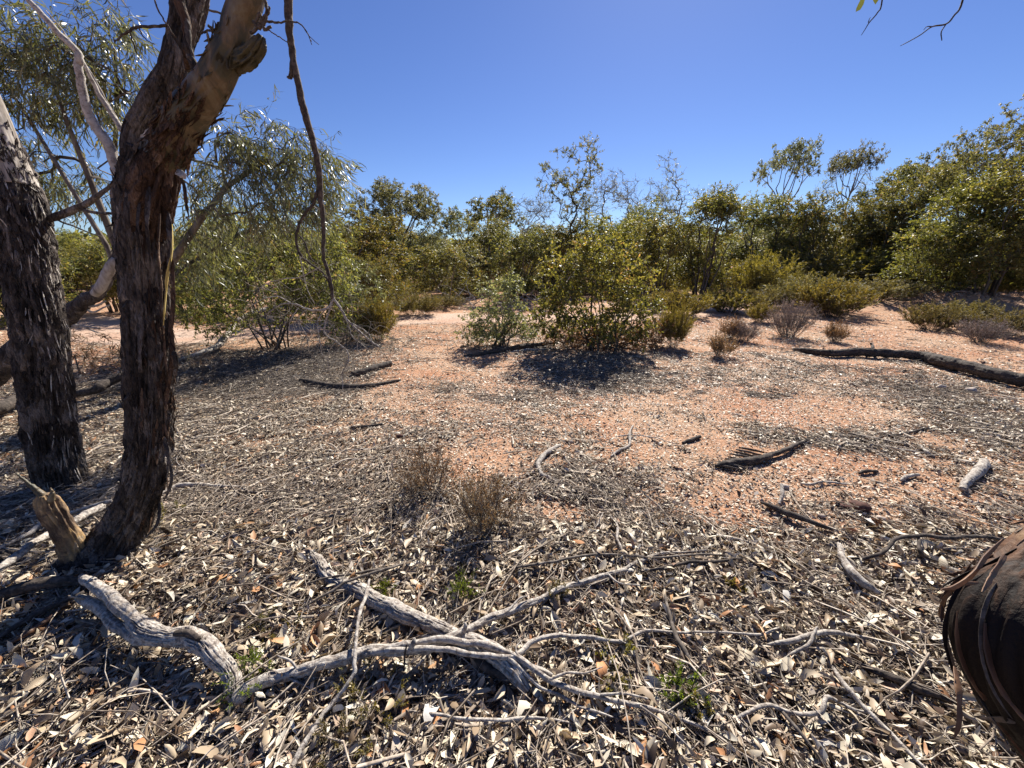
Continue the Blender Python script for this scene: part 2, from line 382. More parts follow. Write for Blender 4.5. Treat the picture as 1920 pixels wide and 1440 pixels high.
def soil_mat(name, a, b, c, dark):
    m, nt = new_mat(name); L = nt.links.new
    tc = nt.nodes.new('ShaderNodeTexCoord'); V = tc.outputs['Object']
    n1 = noise(nt, 0.9, 6, 0.62, V); n2 = noise(nt, 14, 6, 0.7, V); n3 = noise(nt, 95, 4, 0.7, V); n4 = noise(nt, 3.1, 5, 0.6, V)
    r1 = ramp(nt, [(.36, a), (.5, b), (.64, c)]); L(n1.outputs[0], r1.inputs[0])
    r2 = ramp(nt, [(.34, (.72, .70, .68)), (.52, (1, 1, 1)), (.70, (1.22, 1.2, 1.16))]); L(n2.outputs[0], r2.inputs[0])
    c1 = mixc(nt, 1.0, r1.outputs[0], r2.outputs[0], 'MULTIPLY')
    r3 = ramp(nt, [(.30, (.62, .60, .58)), (.5, (1, 1, 1)), (.68, (1.25, 1.24, 1.22))]); L(n3.outputs[0], r3.inputs[0])
    c2 = mixc(nt, 0.9, c1, r3.outputs[0], 'MULTIPLY')
    # scattered crumbs: grit of pale and dark grains
    vo = nt.nodes.new('ShaderNodeTexVoronoi'); vo.inputs['Scale'].default_value = 70; L(V, vo.inputs['Vector'])
    sp = nt.nodes.new('ShaderNodeSeparateColor'); L(vo.outputs['Color'], sp.inputs[0])
    rv = ramp(nt, [(0, (.10, .07, .055)), (.22, (.20, .14, .11)), (.3, (.50, .33, .24)), (.7, (.50, .33, .24)), (.82, (.72, .62, .52)), (1, (.80, .72, .62))], 'CONSTANT'); L(sp.outputs[0], rv.inputs[0])
    rd = ramp(nt, [(.18, (1, 1, 1)), (.34, (0, 0, 0))]); L(vo.outputs['Distance'], rd.inputs[0])
    rm = ramp(nt, [(.42, (.08, .08, .08)), (.60, (.7, .7, .7))]); L(n4.outputs[0], rm.inputs[0])
    mk = nt.nodes.new('ShaderNodeMath'); mk.operation = 'MULTIPLY'; L(rd.outputs[0], mk.inputs[0]); L(rm.outputs[0], mk.inputs[1])
    c3 = mixc(nt, mk.outputs[0], c2, rv.outputs[0])
    at = N_(nt, 'ShaderNodeAttribute', attribute_name='rnd')
    rl = ramp(nt, [(.3, (0, 0, 0)), (1.0, (.85, .85, .85))]); L(at.outputs['Fac'], rl.inputs[0])
    c4 = mixc(nt, rl.outputs[0], c3, dark)
    sm = nt.nodes.new('ShaderNodeMath'); sm.operation = 'MULTIPLY_ADD'; sm.inputs[1].default_value = 0.4; L(n3.outputs[0], sm.inputs[0]); L(n2.outputs[0], sm.inputs[2])
    bp = nt.nodes.new('ShaderNodeBump'); bp.inputs['Strength'].default_value = 0.9; bp.inputs['Distance'].default_value = 0.02; L(sm.outputs[0], bp.inputs['Height'])
    b = nt.nodes.new('ShaderNodeBsdfPrincipled'); b.inputs['Roughness'].default_value = 0.95; b.inputs['Specular IOR Level'].default_value = 0.1
    L(c4, b.inputs['Base Color']); L(bp.outputs[0], b.inputs['Normal'])
    out = nt.nodes.new('ShaderNodeOutputMaterial'); L(b.outputs[0], out.inputs[0])
    return m
M['soil'] = soil_mat('orange_sandy_soil', (.42, .21, .12), (.45, .262, .16), (.47, .31, .205), (.17, .11, .07))
M['track'] = soil_mat('pale_track_soil', (.48, .30, .21), (.52, .355, .26), (.54, .40, .31), (.3, .2, .15))

# ------------------------------------------------------------------ litter density, in world metres
def blob(px, py, rx, ry, v):
    c = GP(px, py); l = GP(px-rx, py); t = GP(px, py-ry); b = GP(px, py+ry)
    return (c[0], c[1], abs(c[0]-l[0]), abs(t[1]-b[1])/2, v)
BL = [blob(*a) for a in [
    # bare orange ground
    (905, 865, 75, 32, -1.15), (1060, 965, 60, 28, -0.94), (1590, 768, 150, 28, -1.08), (1330, 735, 130, 25, -0.65), (1290, 800, 170, 55, -0.54),
    (850, 680, 120, 50, -0.36), (760, 730, 110, 22, -0.25), (1640, 905, 240, 50, -0.40), (1560, 940, 300, 60, -0.29), (460, 828, 60, 10, -0.72), (650, 845, 40, 10, -0.58),
    (1720, 620, 120, 30, -0.43), (1480, 960, 220, 55, -0.25), (1330, 890, 150, 70, -0.25), (1450, 1125, 50, 18, -0.50), (1110, 1120, 30, 12, -0.43), (1640, 1120, 70, 16, -0.43),
    (1480, 850, 90, 14, -0.36), (1730, 825, 80, 14, -0.58), (990, 760, 200, 20, -0.22),
    # drifts of litter
    (1130, 690, 130, 40, 0.54), (500, 690, 220, 45, 0.54), (840, 725, 60, 14, 0.58), (930, 748, 60, 10, 0.50), (1240, 775, 110, 12, 0.54), (1430, 745, 80, 16, 0.61), (1280, 720, 120, 22, 0.40),
    (1760, 760, 190, 40, 0.54), (1430, 815, 70, 24, 0.61), (1640, 828, 130, 24, 0.65), (1850, 810, 160, 60, 0.47), (1380, 870, 60, 12, 0.50), (1500, 955, 90, 20, 0.32), (1600, 700, 260, 30, 0.25),
    (930, 640, 90, 18, 0.43), (1100, 880, 40, 60, 0.36), (1080, 920, 70, 30, 0.32), (330, 800, 160, 60, 0.29), (700, 830, 200, 20, 0.18), (1800, 1000, 160, 60, 0.18), (1010, 720, 60, 40, 0.22),
]]
def density(x, y):
    x, y = np.asarray(x, float), np.asarray(y, float)
    r = np.hypot(x*0.75, y)
    base = np.interp(r, [0, 1.7, 2.3, 3.2, 4.6, 6.5, 9, 14, 30], [1.05, 1.0, .72, .46, .31, .25, .17, .12, .3])
    base = base + 0.42*np.clip((-x-0.2*y+0.2)/2.0, 0, 1)*np.clip(1.5-r/7, 0, 1)
    for cx, cy, sx, sy, v in BL:
        base = base + v*np.exp(-(((x-cx)/sx)**2 + ((y-cy)/sy)**2))
    n = fbm(x*1.1+9, y*1.5, 3.1, 4); n2 = fbm(x*4.5, y*7, 6.1, 3)
    n3 = fbm(x*11, y*16, 2.1, 2)
    return np.clip(base + 0.50*n + (.26+.25*np.clip(1-base, 0, 1))*n2*1.7 + .30*n3, 0, 1.15)

# ------------------------------------------------------------------ ground sheet
def axis(lo, hi, c, fine, half, g):
    a = list(np.arange(c-half, c+half, fine)); s = fine
    x = a[-1]
    while x < hi: s *= g; x += s; a.append(x)
    s = fine; x = a[0]; pre = []
    while x > lo: s *= g; x -= s; pre.append(x)
    return np.array(pre[::-1] + a)
gx = axis(-900, 900, 0, 0.035, 4.6, 1.035); gy = axis(-300, 1600, 4.0, 0.035, 4.2, 1.035)
X, Y = np.meshgrid(gx, gy); Z = height(X, Y)
far = np.clip((np.hypot(X, Y)-120)/400, 0, 1); Z = Z*(1-far)
dens = density(X, Y)
Zl = Z + 0.012*np.clip(dens-.3, 0, 1)
nx, ny = len(gx), len(gy)
i = (np.arange(ny-1)*nx)[:, None]; j = np.arange(nx-1)[None, :]
F = np.stack([i+j, i+j+1, i+nx+j+1, i+nx+j], -1).reshape(-1, 4)
g = link('ground', mesh_np('ground', np.stack([X, Y, Zl], -1).reshape(-1, 3), [F], M['soil'], {'rnd': dens.ravel()}))
tag(g, 'orange pink sandy ground sprinkled with grit and leaf fragments', kind='structure')

# two-wheel dirt track across the middle distance, bending away at the right
def strip(cl, w, n=160, k=14):
    P = resample(np.array(cl), n); T = norm(np.gradient(P, axis=0)); Nn = np.stack([-T[:, 1], T[:, 0], 0*T[:, 0]], 1)
    s = np.linspace(-1, 1, k)
    e = 1 + 0.16*fbm(np.arange(n)*0.09, 0*np.arange(n), 2, 3)
    V = P[:, None, :] + Nn[:, None, :]*(s[None, :, None]*w*e[:, None, None])
    return V
cl = [GP(x, y) for x, y in [(-200, 640), (300, 632), (560, 615), (800, 598), (1050, 596), (1260, 590)]]
cl = [(-26, 10.8, 0), (-14, 10.9, 0)] + [tuple(c) for c in cl[1:]] + [(8, 13.2, 0), (13, 15.5, 0), (19, 18, 0), (30, 21, 0), (60, 26, 0)]
V = strip(cl, 0.95); V[..., 2] = height(V[..., 0], V[..., 1]) + 0.014*np.clip(density(V[..., 0], V[..., 1])-.3, 0, 1)
sv = np.linspace(-1, 1, V.shape[1]); V[..., 2] += np.where(np.abs(sv) > .95, -0.03, 0.02)[None, :]
n, k = V.shape[:2]; i = (np.arange(n-1)*k)[:, None]; j = np.arange(k-1)[None, :]
F = np.stack([i+j, i+j+1, i+k+j+1, i+k+j], -1).reshape(-1, 4)
t = link('dirt_track', mesh_np('dirt_track', V.reshape(-1, 3), [F], M['track'], {'rnd': np.zeros(n*k)}))
tag(t, 'pale compacted dirt track crossing behind the bushes', kind='structure')

# ------------------------------------------------------------------ litter as stuff
def scatter(n, x0, x1, y0, y1, rng, power=1.0, cut=0.0, fov=True):
    out = []; tot = 0
    while tot < n:
        m = n*2; x = rng.uniform(x0, x1, m); y = rng.uniform(y0, y1, m)
        k = np.ones(m, bool)
        if fov: k = np.abs(x) < (y+1.2)*1.45
        d = density(x, y); k &= rng.random(m) < np.clip((d-cut)/(1-cut), 0, 1)**power
        out.append(np.stack([x[k], y[k]], 1)); tot += k.sum()
        if k.sum() == 0: break
    return np.concatenate(out)[:n]
def lay(xy, rng, top):
    d = density(xy[:, 0], xy[:, 1])
    z = height(xy[:, 0], xy[:, 1]) + 0.012*np.clip(d-.3, 0, 1) + 0.003 + rng.random(len(xy))**1.6*top*np.clip(d, .12, 1)
    return np.column_stack([xy, z])
def rdirs(n, rng, tilt, az=None):
    a = rng.uniform(0, 2*math.pi, n) if az is None else az
    t = rng.normal(size=n)*tilt
    D = np.stack([np.cos(a)*np.cos(t), np.sin(a)*np.cos(t), np.sin(t)], 1)
    up = norm(np.stack([rng.normal(size=n)*tilt*1.3, rng.normal(size=n)*tilt*1.3, np.ones(n)], 1))
    return D, up

rng = np.random.default_rng(11)
mb = MB()
for (n, x0, x1, y0, y1, lm, ls, top, lod, tilt, pw) in [
        (34000, -3.2, 3.2, 0.25, 1.9, .050, .022, .052, 2, .50, .9),
        (44000, -5.5, 5.5, 1.7, 4.0, .038, .015, .028, 1, .36, 1.4),
        (30000, -10, 10, 3.8, 8.0, .046, .013, .018, 1, .24, 1.8),
        (14000, -18, 18, 7.5, 16, .06, .015, .015, 0, .22, 1.5)]:
    xy = scatter(n, x0, x1, y0, y1, rng, pw); P = lay(xy, rng, top); n = len(P)
    D, up = rdirs(n, rng, tilt)
    L = np.clip(rng.normal(lm, ls, n), .015, .11); Wd = L*rng.uniform(.13, .40, n)
    leaves(mb, P - D*L[:, None]*.5, D, up, L, Wd, rng, 0.13, 0.35, lod, np.clip(rng.beta(1.5, 1.25, n), 0, 1))
tag(link('leaf_litter', mb.mesh('leaf_litter', M['dead_leaf'])), 'dense litter of cream, tan and grey fallen gum leaves', kind='stuff')

mb = MB()
for (n, x0, x1, y0, y1, lm, top, tilt, pw) in [
        (70000, -3.4, 3.4, 0.25, 2.6, .018, .034, .5, .8), (110000, -6.5, 6.5, 2.0, 5.0, .015, .012, .35, .40), (110000, -13, 13, 4.6, 11, .022, .010, .3, .45)]:
    xy = scatter(n, x0, x1, y0, y1, rng, pw, -0.25); P = lay(xy, rng, top); n = len(P)
    D, up = rdirs(n, rng, tilt); L = rng.gamma(4, lm/4, n)+.004
    leaves(mb, P, D, up, L, L*rng.uniform(.25, .8, n), rng, 0.1, 0.3, 0, rng.random(n))
xy = np.stack([rng.uniform(-3.5, 6.5, 120000), rng.uniform(1.6, 6.5, 120000)], 1); xy = xy[np.abs(xy[:, 0]) < (xy[:, 1]+1.2)*1.45]
xy = xy[rng.random(len(xy)) < np.clip(.62+1.3*fbm(xy[:, 0]*.7+4, xy[:, 1]*.9, 12, 3), .04, 1)]
P = lay(xy, rng, .004); n = len(P); D, up = rdirs(n, rng, .22); L = rng.gamma(5, .0026, n)+.004
leaves(mb, P, D, up, L, L*rng.uniform(.35, .8, n), rng, .1, .3, 0, np.clip(rng.normal(.72, .22, n), 0, 1))
tag(link('litter_fragments', mb.mesh('litter_fragments', M['litter_grey'])), 'small crumbled bits of leaf and bark over the sand', kind='stuff')

mb = MB()
for (n, x0, x1, y0, y1, lm, r0, top, segs) in [
        (17000, -3.4, 3.4, 0.25, 2.4, .12, .0014, .046, 3), (1300, -3.4, 3.4, 0.25, 2.6, .30, .0024, .060, 4), (9000, -6, 6, 1.8, 4.5, .12, .0018, .024, 2), (9000, -12, 12, 4.0, 10, .16, .0030, .018, 2)]:
    xy = scatter(n, x0, x1, y0, y1, rng, 1.6); P = lay(xy, rng, top); n = len(P)
    flow = 2.6*fbm(xy[:, 0]*.5, xy[:, 1]*.5, 7.7, 2) + np.where(xy[:, 0] > 0.3, -0.75, 0.5)
    D, up = rdirs(n, rng, .12, flow + rng.normal(size=n)*0.75 + math.pi*(rng.random(n) < .5))
    L = rng.gamma(3, lm/3, n)+.03; rr = r0*rng.gamma(3, 1/3, n)+.0006
    Q = P - D*L[:, None]/2; R_ = P + D*L[:, None]/2
    for q in (Q, R_): q[:, 2] = np.maximum(q[:, 2], height(q[:, 0], q[:, 1]) + .004)
    twigs(mb, Q, R_, rr, rr*.6, rng, 0.07, segs, 3)
mb2 = MB()
for (n, x0, x1, y0, y1, lm, r0, top) in [(4000, -3.2, 3.2, 0.25, 2.2, .10, .0020, .024), (11000, -6, 6, 1.9, 5, .11, .0022, .024), (12000, -12, 12, 4.2, 9, .16, .0036, .026)]:
    xy = scatter(n, x0, x1, y0, y1, rng, 1.5, .42); P = lay(xy, rng, top); n = len(P)
    D, up = rdirs(n, rng, .14, 2.6*fbm(xy[:, 0]*.5, xy[:, 1]*.5, 7.7, 2) + rng.normal(size=n)*.8 + np.where(xy[:, 0] > 0.3, -.6, .4))
    L = rng.gamma(3, lm/3, n)+.03; Q = P - D*L[:, None]/2; R_ = P + D*L[:, None]/2
    for q in (Q, R_): q[:, 2] = np.maximum(q[:, 2], height(q[:, 0], q[:, 1]) + .004)
    twigs(mb2, Q, R_, r0*rng.uniform(.5, 1.3, n), r0*.4, rng, .08, 2, 3)
tag(link('dark_twig_litter', mb2.mesh('dark_twig_litter', M['twig'])), 'dark brown broken twigs heaped in drifts on the sand', kind='stuff')
tag(link('twig_litter', mb.mesh('twig_litter', M['litter_twig'])), 'thin grey twigs strewn through the leaf litter', kind='stuff')

def ribbon(mb, P, Wd, rng, up=(0, 0, 1), cup=0.25, rnd=0.5, twist=0.6):
    """thin bark strip with a cupped cross-section and thickness"""
    P = np.asarray(P, float); n = len(P); T = norm(np.gradient(P, axis=0))
    a = rng.uniform(-twist, twist); tw = a + np.cumsum(rng.normal(size=n))*twist*.25
    Nn = norm(np.cross(T, np.cross(np.asarray(up, float)[None, :]+1e-3, T))); Bn = np.cross(T, Nn)
    A = Bn*np.cos(tw)[:, None] + Nn*np.sin(tw)[:, None]; U = np.cross(A, T)
    w = Wd*np.interp(np.linspace(0, 1, n), [0, .12, .8, 1], [.35, 1, .8, .1])*(1+.15*rng.normal(size=n))
    c = [-1, 0, 1]
    top = np.stack([P + A*(w*s/2)[:, None] + U*(cup*w*(s*s-.5))[:, None] for s in c], 1)
    bot = top - U[:, None, :]*0.0016
    V = np.concatenate([top, bot[:, ::-1]], 1).reshape(-1, 3); k = 6
    i = (np.arange(n-1)*k)[:, None]; j = np.arange(k)[None, :]; j2 = (j+1) % k
    F = np.stack([i+j, i+j2, i+k+j2, i+k+j], -1).reshape(-1, 4)
    mb.add(V, [F], rnd)

mb = MB()
xy = scatter(2600, -3.5, 4.5, 0.3, 4.2, rng, 2.0); P = lay(xy, rng, .03)
for q in range(len(P)):
    L = rng.gamma(3, .055)+.05; a = (-0.8 if P[q, 0] > .2 else .5) + rng.normal()*.7; n = 6
    d = np.array([math.cos(a), math.sin(a), 0]); e = np.array([-d[1], d[0], 0]); t = np.linspace(-.5, .5, n)
    pts = P[q] + d*(t*L)[:, None] + e*(rng.normal()*.12*L*(1-4*t*t))[:, None]
    pts[:, 2] = height(pts[:, 0], pts[:, 1]) + .008 + P[q, 2]-float(height(P[q, 0], P[q, 1])) + rng.random(n)*.006
    ribbon(mb, pts, rng.uniform(.004, .016), rng, rnd=rng.random())
tag(link('bark_litter', mb.mesh('bark_litter', M['litter_twig'])), 'curled shreds of grey bark lying in the leaf litter', kind='stuff')

# gravel
mb = MB()
ico = np.array([[0, 0, 1], [1, 0, 0], [0, 1, 0], [-1, 0, 0], [0, -1, 0], [0, 0, -1.]])
icf = np.array([[0, 1, 2], [0, 2, 3], [0, 3, 4], [0, 4, 1], [5, 2, 1], [5, 3, 2], [5, 4, 3], [5, 1, 4]])
def stones(mb, xy, size, rng, flat=.6, sink=.2):
    n = len(xy); z = height(xy[:, 0], xy[:, 1]) + 0.012*np.clip(density(xy[:, 0], xy[:, 1])-.3, 0, 1)
    V = ico[None]*(1+.3*rng.normal(size=(n, 6, 1)))*size[:, None, None]*np.array([1, .8, flat]); a = rng.uniform(0, 6.3, n)
    x = V[..., 0]*np.cos(a)[:, None]-V[..., 1]*np.sin(a)[:, None]; y = V[..., 0]*np.sin(a)[:, None]+V[..., 1]*np.cos(a)[:, None]
    V = np.stack([x + xy[:, :1], y + xy[:, 1:], V[..., 2] + (z+size*(flat-sink))[:, None]], -1)
    mb.add(V.reshape(-1, 3), [(icf[None]+(np.arange(n)*6)[:, None, None]).reshape(-1, 3)], np.repeat(rng.random(n), 6))
xy = np.stack([rng.uniform(-7, 8, 26000), rng.uniform(1.2, 9, 26000)], 1); xy = xy[np.abs(xy[:, 0]) < (xy[:, 1]+1)*1.4]
xy = xy[rng.random(len(xy)) < np.clip(.75+.8*fbm(xy[:, 0]*.8, xy[:, 1]*.8, 9, 2), .1, 1)]
stones(mb, xy, .0022+rng.gamma(2, .0014, len(xy)), rng)
tag(link('gravel', mb.mesh('gravel', M['stone'], False)), 'fine pale grit scattered over the bare sand', kind='stuff')

mb = MB(); xm = np.stack([MX+rng.normal(size=1400)*1.0, MY+rng.normal(size=1400)*.6], 1); stones(mb, xm, .008+rng.gamma(2, .010, 1400), rng)
M['clod'] = wood_mat('soil_clod', [(0, (.16, .10, .07)), (.5, (.36, .24, .17)), (1, (.56, .44, .34))], (30, 30, 30), .4)
tag(link('rubble', mb.mesh('rubble', M['clod'], False)), 'broken clods heaped on the soil mound at the right', kind='stuff')
# ------------------------------------------------------------------ plants
def ell(mbox, n, rng, outer=0.55):
    """points inside a union of ellipsoids, favouring the outside; mbox: list of (cx,cy,cz,rx,ry,rz)"""
    B = np.array(mbox, float); vol = np.prod(B[:, 3:], axis=1)**.75; c = rng.choice(len(B), n, p=vol/vol.sum())
    d = norm(rng.normal(size=(n, 3))); r = rng.random(n)**(1/3*outer+.0)
    return B[c, :3] + d*r[:, None]*B[c, 3:]

def grow(stems, radii, A, rng, rtip=.003, step=.25, rise=0.35, wob=.06, expo=.45, down=1.2, start=1):
    """join every attractor point to the stems; gives a tube mesh builder, tips, tip directions"""
    pos = []; par = []; cnt0 = []; chains = []
    for S_ in stems:
        ids = []
        for q, p in enumerate(S_):
            par.append(ids[-1] if ids else -1); ids.append(len(pos)); pos.append(p)
        chains.append(ids)
    ok0 = []
    for ids in chains: ok0 += [q >= max(1, int(len(ids)*.35*start)) for q in range(len(ids))]
    cap = len(pos) + len(A)*14
    PA = np.zeros((cap, 3)); PA[:len(pos)] = pos; okk = np.zeros(cap, bool); okk[:len(pos)] = ok0
    par = par + [0]*(cap-len(par)); m = len(pos); par = np.array(par)
    top = np.mean([s[-1] for s in stems], axis=0)
    order = np.argsort(np.linalg.norm(A - top, axis=1))
    tips = []; tdir = []
    for q in order:
        a = A[q]; d = PA[:m]-a; dist = np.linalg.norm(d, axis=1) + down*np.maximum(0, d[:, 2]) ; dist[~okk[:m]] = 1e9
        b = int(np.argmin(dist)); L = float(np.linalg.norm(a-PA[b])); ns = int(np.clip(L/step, 2, 9))
        pd = norm(PA[b]-PA[par[b]]) if par[b] >= 0 else np.array([0, 0, 1.])
        ctrl = PA[b] + (pd*.6 + np.array([0, 0, rise]))*L*.45
        t = np.linspace(0, 1, ns+1)[1:, None]
        pts = (1-t)**2*PA[b] + 2*t*(1-t)*ctrl + t*t*a + rng.normal(size=(ns, 3))*L*wob*(1-t*.6)
        pts[-1] = a
        ids = [b]
        for p in pts: PA[m] = p; okk[m] = True; par[m] = ids[-1]; ids.append(m); m += 1
        chains.append(ids); tips.append(a); tdir.append(norm(pts[-1]-(pts[-2] if ns > 1 else PA[b])))
    cnt = np.zeros(m)
    for ids in chains[len(stems):]: cnt[ids[-1]] += 1
    for q in range(m-1, 0, -1):
        if par[q] >= 0: cnt[par[q]] += cnt[q]
    R = rtip*np.maximum(cnt, 1)**expo
    mb = MB()
    for c, ids in enumerate(chains):
        P = PA[ids]; r = R[ids].copy()
        if c < len(stems): r = np.maximum(r, np.asarray(radii[c]))
        else: r[0] = min(r[0], r[1]*1.15)
        k = 8 if r.max() > .03 else (5 if r.max() > .008 else 3)
        tube(mb, P, r, k, rng.random())
    return mb, np.array(tips), np.array(tdir)

def clad(mbw, mbl, tips, tdir, rng, nt=7, tl=.25, nl=9, ll=.07, lw=.02, droop=.2, out=.7, tr=.0016, lod=1, curl=.12, along=(.15, 1), spread=1.0, hang=0.0, lrnd=None):
    """twigs at each tip, leaves along them"""
    n = len(tips); P0 = np.repeat(tips, nt, 0); D = np.repeat(tdir, nt, 0)
    D = norm(D*out + norm(rng.normal(size=D.shape))*spread + np.array([0, 0, -droop])); L = tl*rng.uniform(.45, 1.25, len(P0))
    P1 = P0 + D*L[:, None]; P1[:, 2] -= hang*L**1.3
    if mbw is not None: twigs(mbw, P0, P1, tr, tr*.4, rng, .08, 2, 3)
    m = len(P0); t = rng.uniform(along[0], along[1], (m, nl))
    Q = (P0[:, None]+(P1-P0)[:, None]*t[..., None]).reshape(-1, 3); Dq = np.repeat(norm(P1-P0), nl, 0)
    LD = norm(Dq*.55 + norm(rng.normal(size=Dq.shape))*.8 + np.array([0, 0, -droop*1.6]))
    nn = norm(rng.normal(size=Dq.shape) + np.array([0, 0, .5]))
    N = len(Q); l = ll*rng.uniform(.6, 1.25, N)
    if lrnd is None:
        cl_ = np.repeat(rng.normal(size=n)*.13, nt*nl); lr = np.clip(rng.beta(2.3, 2.3, N)+cl_, 0, 1)
    else: lr = lrnd
    leaves(mbl, Q, LD, nn, l, l*(lw/ll)*rng.uniform(.75, 1.2, N), rng, curl, .25, lod, lr)

def stems_multi(n, H, spread, rng, frac=.55, lean=(0, 0)):
    out = []; rr = []
    for q in range(n):
        a = rng.uniform(0, 6.28); s = spread*rng.uniform(.35, 1); h = H*frac*rng.uniform(.8, 1.15); k = 6
        t = np.linspace(0, 1, k)[:, None]
        P = np.array([[math.cos(a)*.05*n**.5, math.sin(a)*.05*n**.5, -.05]]) + t*np.array([[math.cos(a)*s+lean[0], math.sin(a)*s+lean[1], 0]])*(.3+.7*t) + np.array([[0, 0, h]])*t
        P = P + rng.normal(size=(k, 3))*.03*h*np.minimum(t*3, 1)
        out.append(P); rr.append(np.interp(np.linspace(0, 1, k), [0, 1], [.022*H/3, .01*H/3]))
    return out, rr

def lobes(n, H, Wd, z0, z1, rng, size=.45):
    L = []
    for q in range(n):
        a = rng.uniform(0, 6.28); f = (q+.5)/n; z = z0+(z1-z0)*rng.random()
        env = math.sin(math.pi*min(1, max(.08, (z-z0*.6)/(H*1.02-z0*.6)))**.8)*.9+.1
        r = Wd/2*(1-size*.6)*math.sqrt(rng.random())*env; s = Wd/2*size*rng.uniform(.75, 1.25)
        L.append((math.cos(a)*r, math.sin(a)*r, z, s, s, s*rng.uniform(.7, 1.1)))
    return L

def make_plant(name, cat, label, mbw, mbl, wmat, lmat, wname='trunk', lname='crown', loc=(0, 0, 0), group=None):
    r = thing(name, label, cat, loc, group)
    link(wname, mbw.mesh(name+'_'+wname, wmat), r)
    if mbl is not None: link(lname, mbl.mesh(name+'_'+lname, lmat, False), r)
    return r

def mallee(seed, H, Wd, leafmat='leaf_yellow', nA=230, nstem=8, z0=.16, lw=(.075, .029), nt=6, nl=12, nlobe=14, name='mallee_shrub', droop=.2, size=.42, wmat='stem', lod=1, lean=(0, 0)):
    rng = np.random.default_rng(seed)
    st, rr = stems_multi(nstem, H, Wd*.3, rng, .6)
    A = ell(lobes(nlobe, H, Wd, H*z0, H*.86, rng, size), nA, rng)
    A[:, 2] = np.clip(A[:, 2], H*z0*.35, H*.98)
    mb, tips, td = grow(st, rr, A, rng, .0035, .3, .4, .07)
    ml = MB(); td = norm(td + np.array([0, 0, .3]) + norm(tips*np.array([1, 1, 0]))*.3)
    clad(mb, ml, tips, td, rng, nt, .30, nl, lw[0], lw[1], droop, .7, .002, lod)
    return name, mb, ml, M[wmat], M[leafmat]

def umbrella(seed, H, Wd, name='umbrella_gum', leafmat='leaf_grey', nA=190, depth=.22, z=.92, thick=.06, trunk=.45, nt=6, nl=13, wmat='pale_stem', nlb=7, ls=.18, up=1.0):
    """a bole that forks low into fanning bare limbs, leaves gathered in clumps at the limb ends"""
    rng = np.random.default_rng(seed); st = []; rr = []; L = []
    bx = rng.normal()*.05*H; fork = np.array([bx, 0, H*trunk])
    for q in range(nlb):
        a = 2*math.pi*(q+rng.uniform(-.35, .35))/nlb*1.7; r = Wd/2*(.15+.72*(q/nlb)**.6)*rng.uniform(.85, 1.1)
        zz = H*z - (r/(Wd/2))**2*H*depth*rng.uniform(.4, .9) - H*depth*.3*rng.random()
        c = np.array([math.cos(a)*r, math.sin(a)*r*up, zz]); s_ = Wd*ls*rng.uniform(.7, 1.3)
        L.append((*c, s_, s_, min(s_, H*depth*.38)))
        e = c + [0, 0, -s_*.4]; f0 = fork*np.array([1, 1, rng.uniform(.86, 1.12)])
        P = np.array([[0, 0, -.05], fork*.33+rng.normal(size=3)*.01, fork*.7, f0, f0*.62+e*.38+rng.normal(size=3)*.035*H*.7+np.array([0, 0, -H*.02]), f0*.28+e*.72+rng.normal(size=3)*.03*H*.8, e])
        st.append(resample(P, 11)); rr.append(np.interp(np.linspace(0, 1, 11), [0, .5, 1], [thick, thick*.62, thick*.25]))
    A = ell(L, nA, rng, .8)
    mb, tips, td = grow(st, rr, A, rng, .005, .35, .4, .06, .42, 1.0, 2.2)
    ml = MB(); clad(mb, ml, tips, norm(td+np.array([0, 0, .4])), rng, nt, .26, nl, .10, .032, .35, .6, .0028, 1)
    return name, mb, ml, M[wmat], M[leafmat]

def wispy(seed, H, Wd, name='wispy_tree', leafmat='leaf_grey', nA=90, nl=4, z0=.45, nt=5, wmat='pale_stem'):
    rng = np.random.default_rng(seed)
    k = 8; t = np.linspace(0, 1, k)[:, None]; P = t*np.array([[.1*H*rng.normal()*.5, 0, H*.55]]) + rng.normal(size=(k, 3))*.02*H*t; P[0, 2] = -.05
    B = []
    for q in range(9):
        f = rng.random(); a = rng.uniform(0, 6.28); r = Wd/2*rng.uniform(.2, .8)
        B.append((math.cos(a)*r, math.sin(a)*r, H*(z0+(0.92-z0)*f), Wd*.2, Wd*.2, H*.12))
    A = ell(B, nA, rng, 1.0)
    mb, tips, td = grow([P], [np.linspace(.06, .03, k)], A, rng, .008, .3, .9, .05, .36, 3.0, .8)
    ml = MB(); clad(mb, ml, tips, norm(td+np.array([0, 0, .8])), rng, nt, .35, nl, .09, .028, .1, .9, .006, 1)
    return name, mb, ml, M[wmat], M[leafmat]

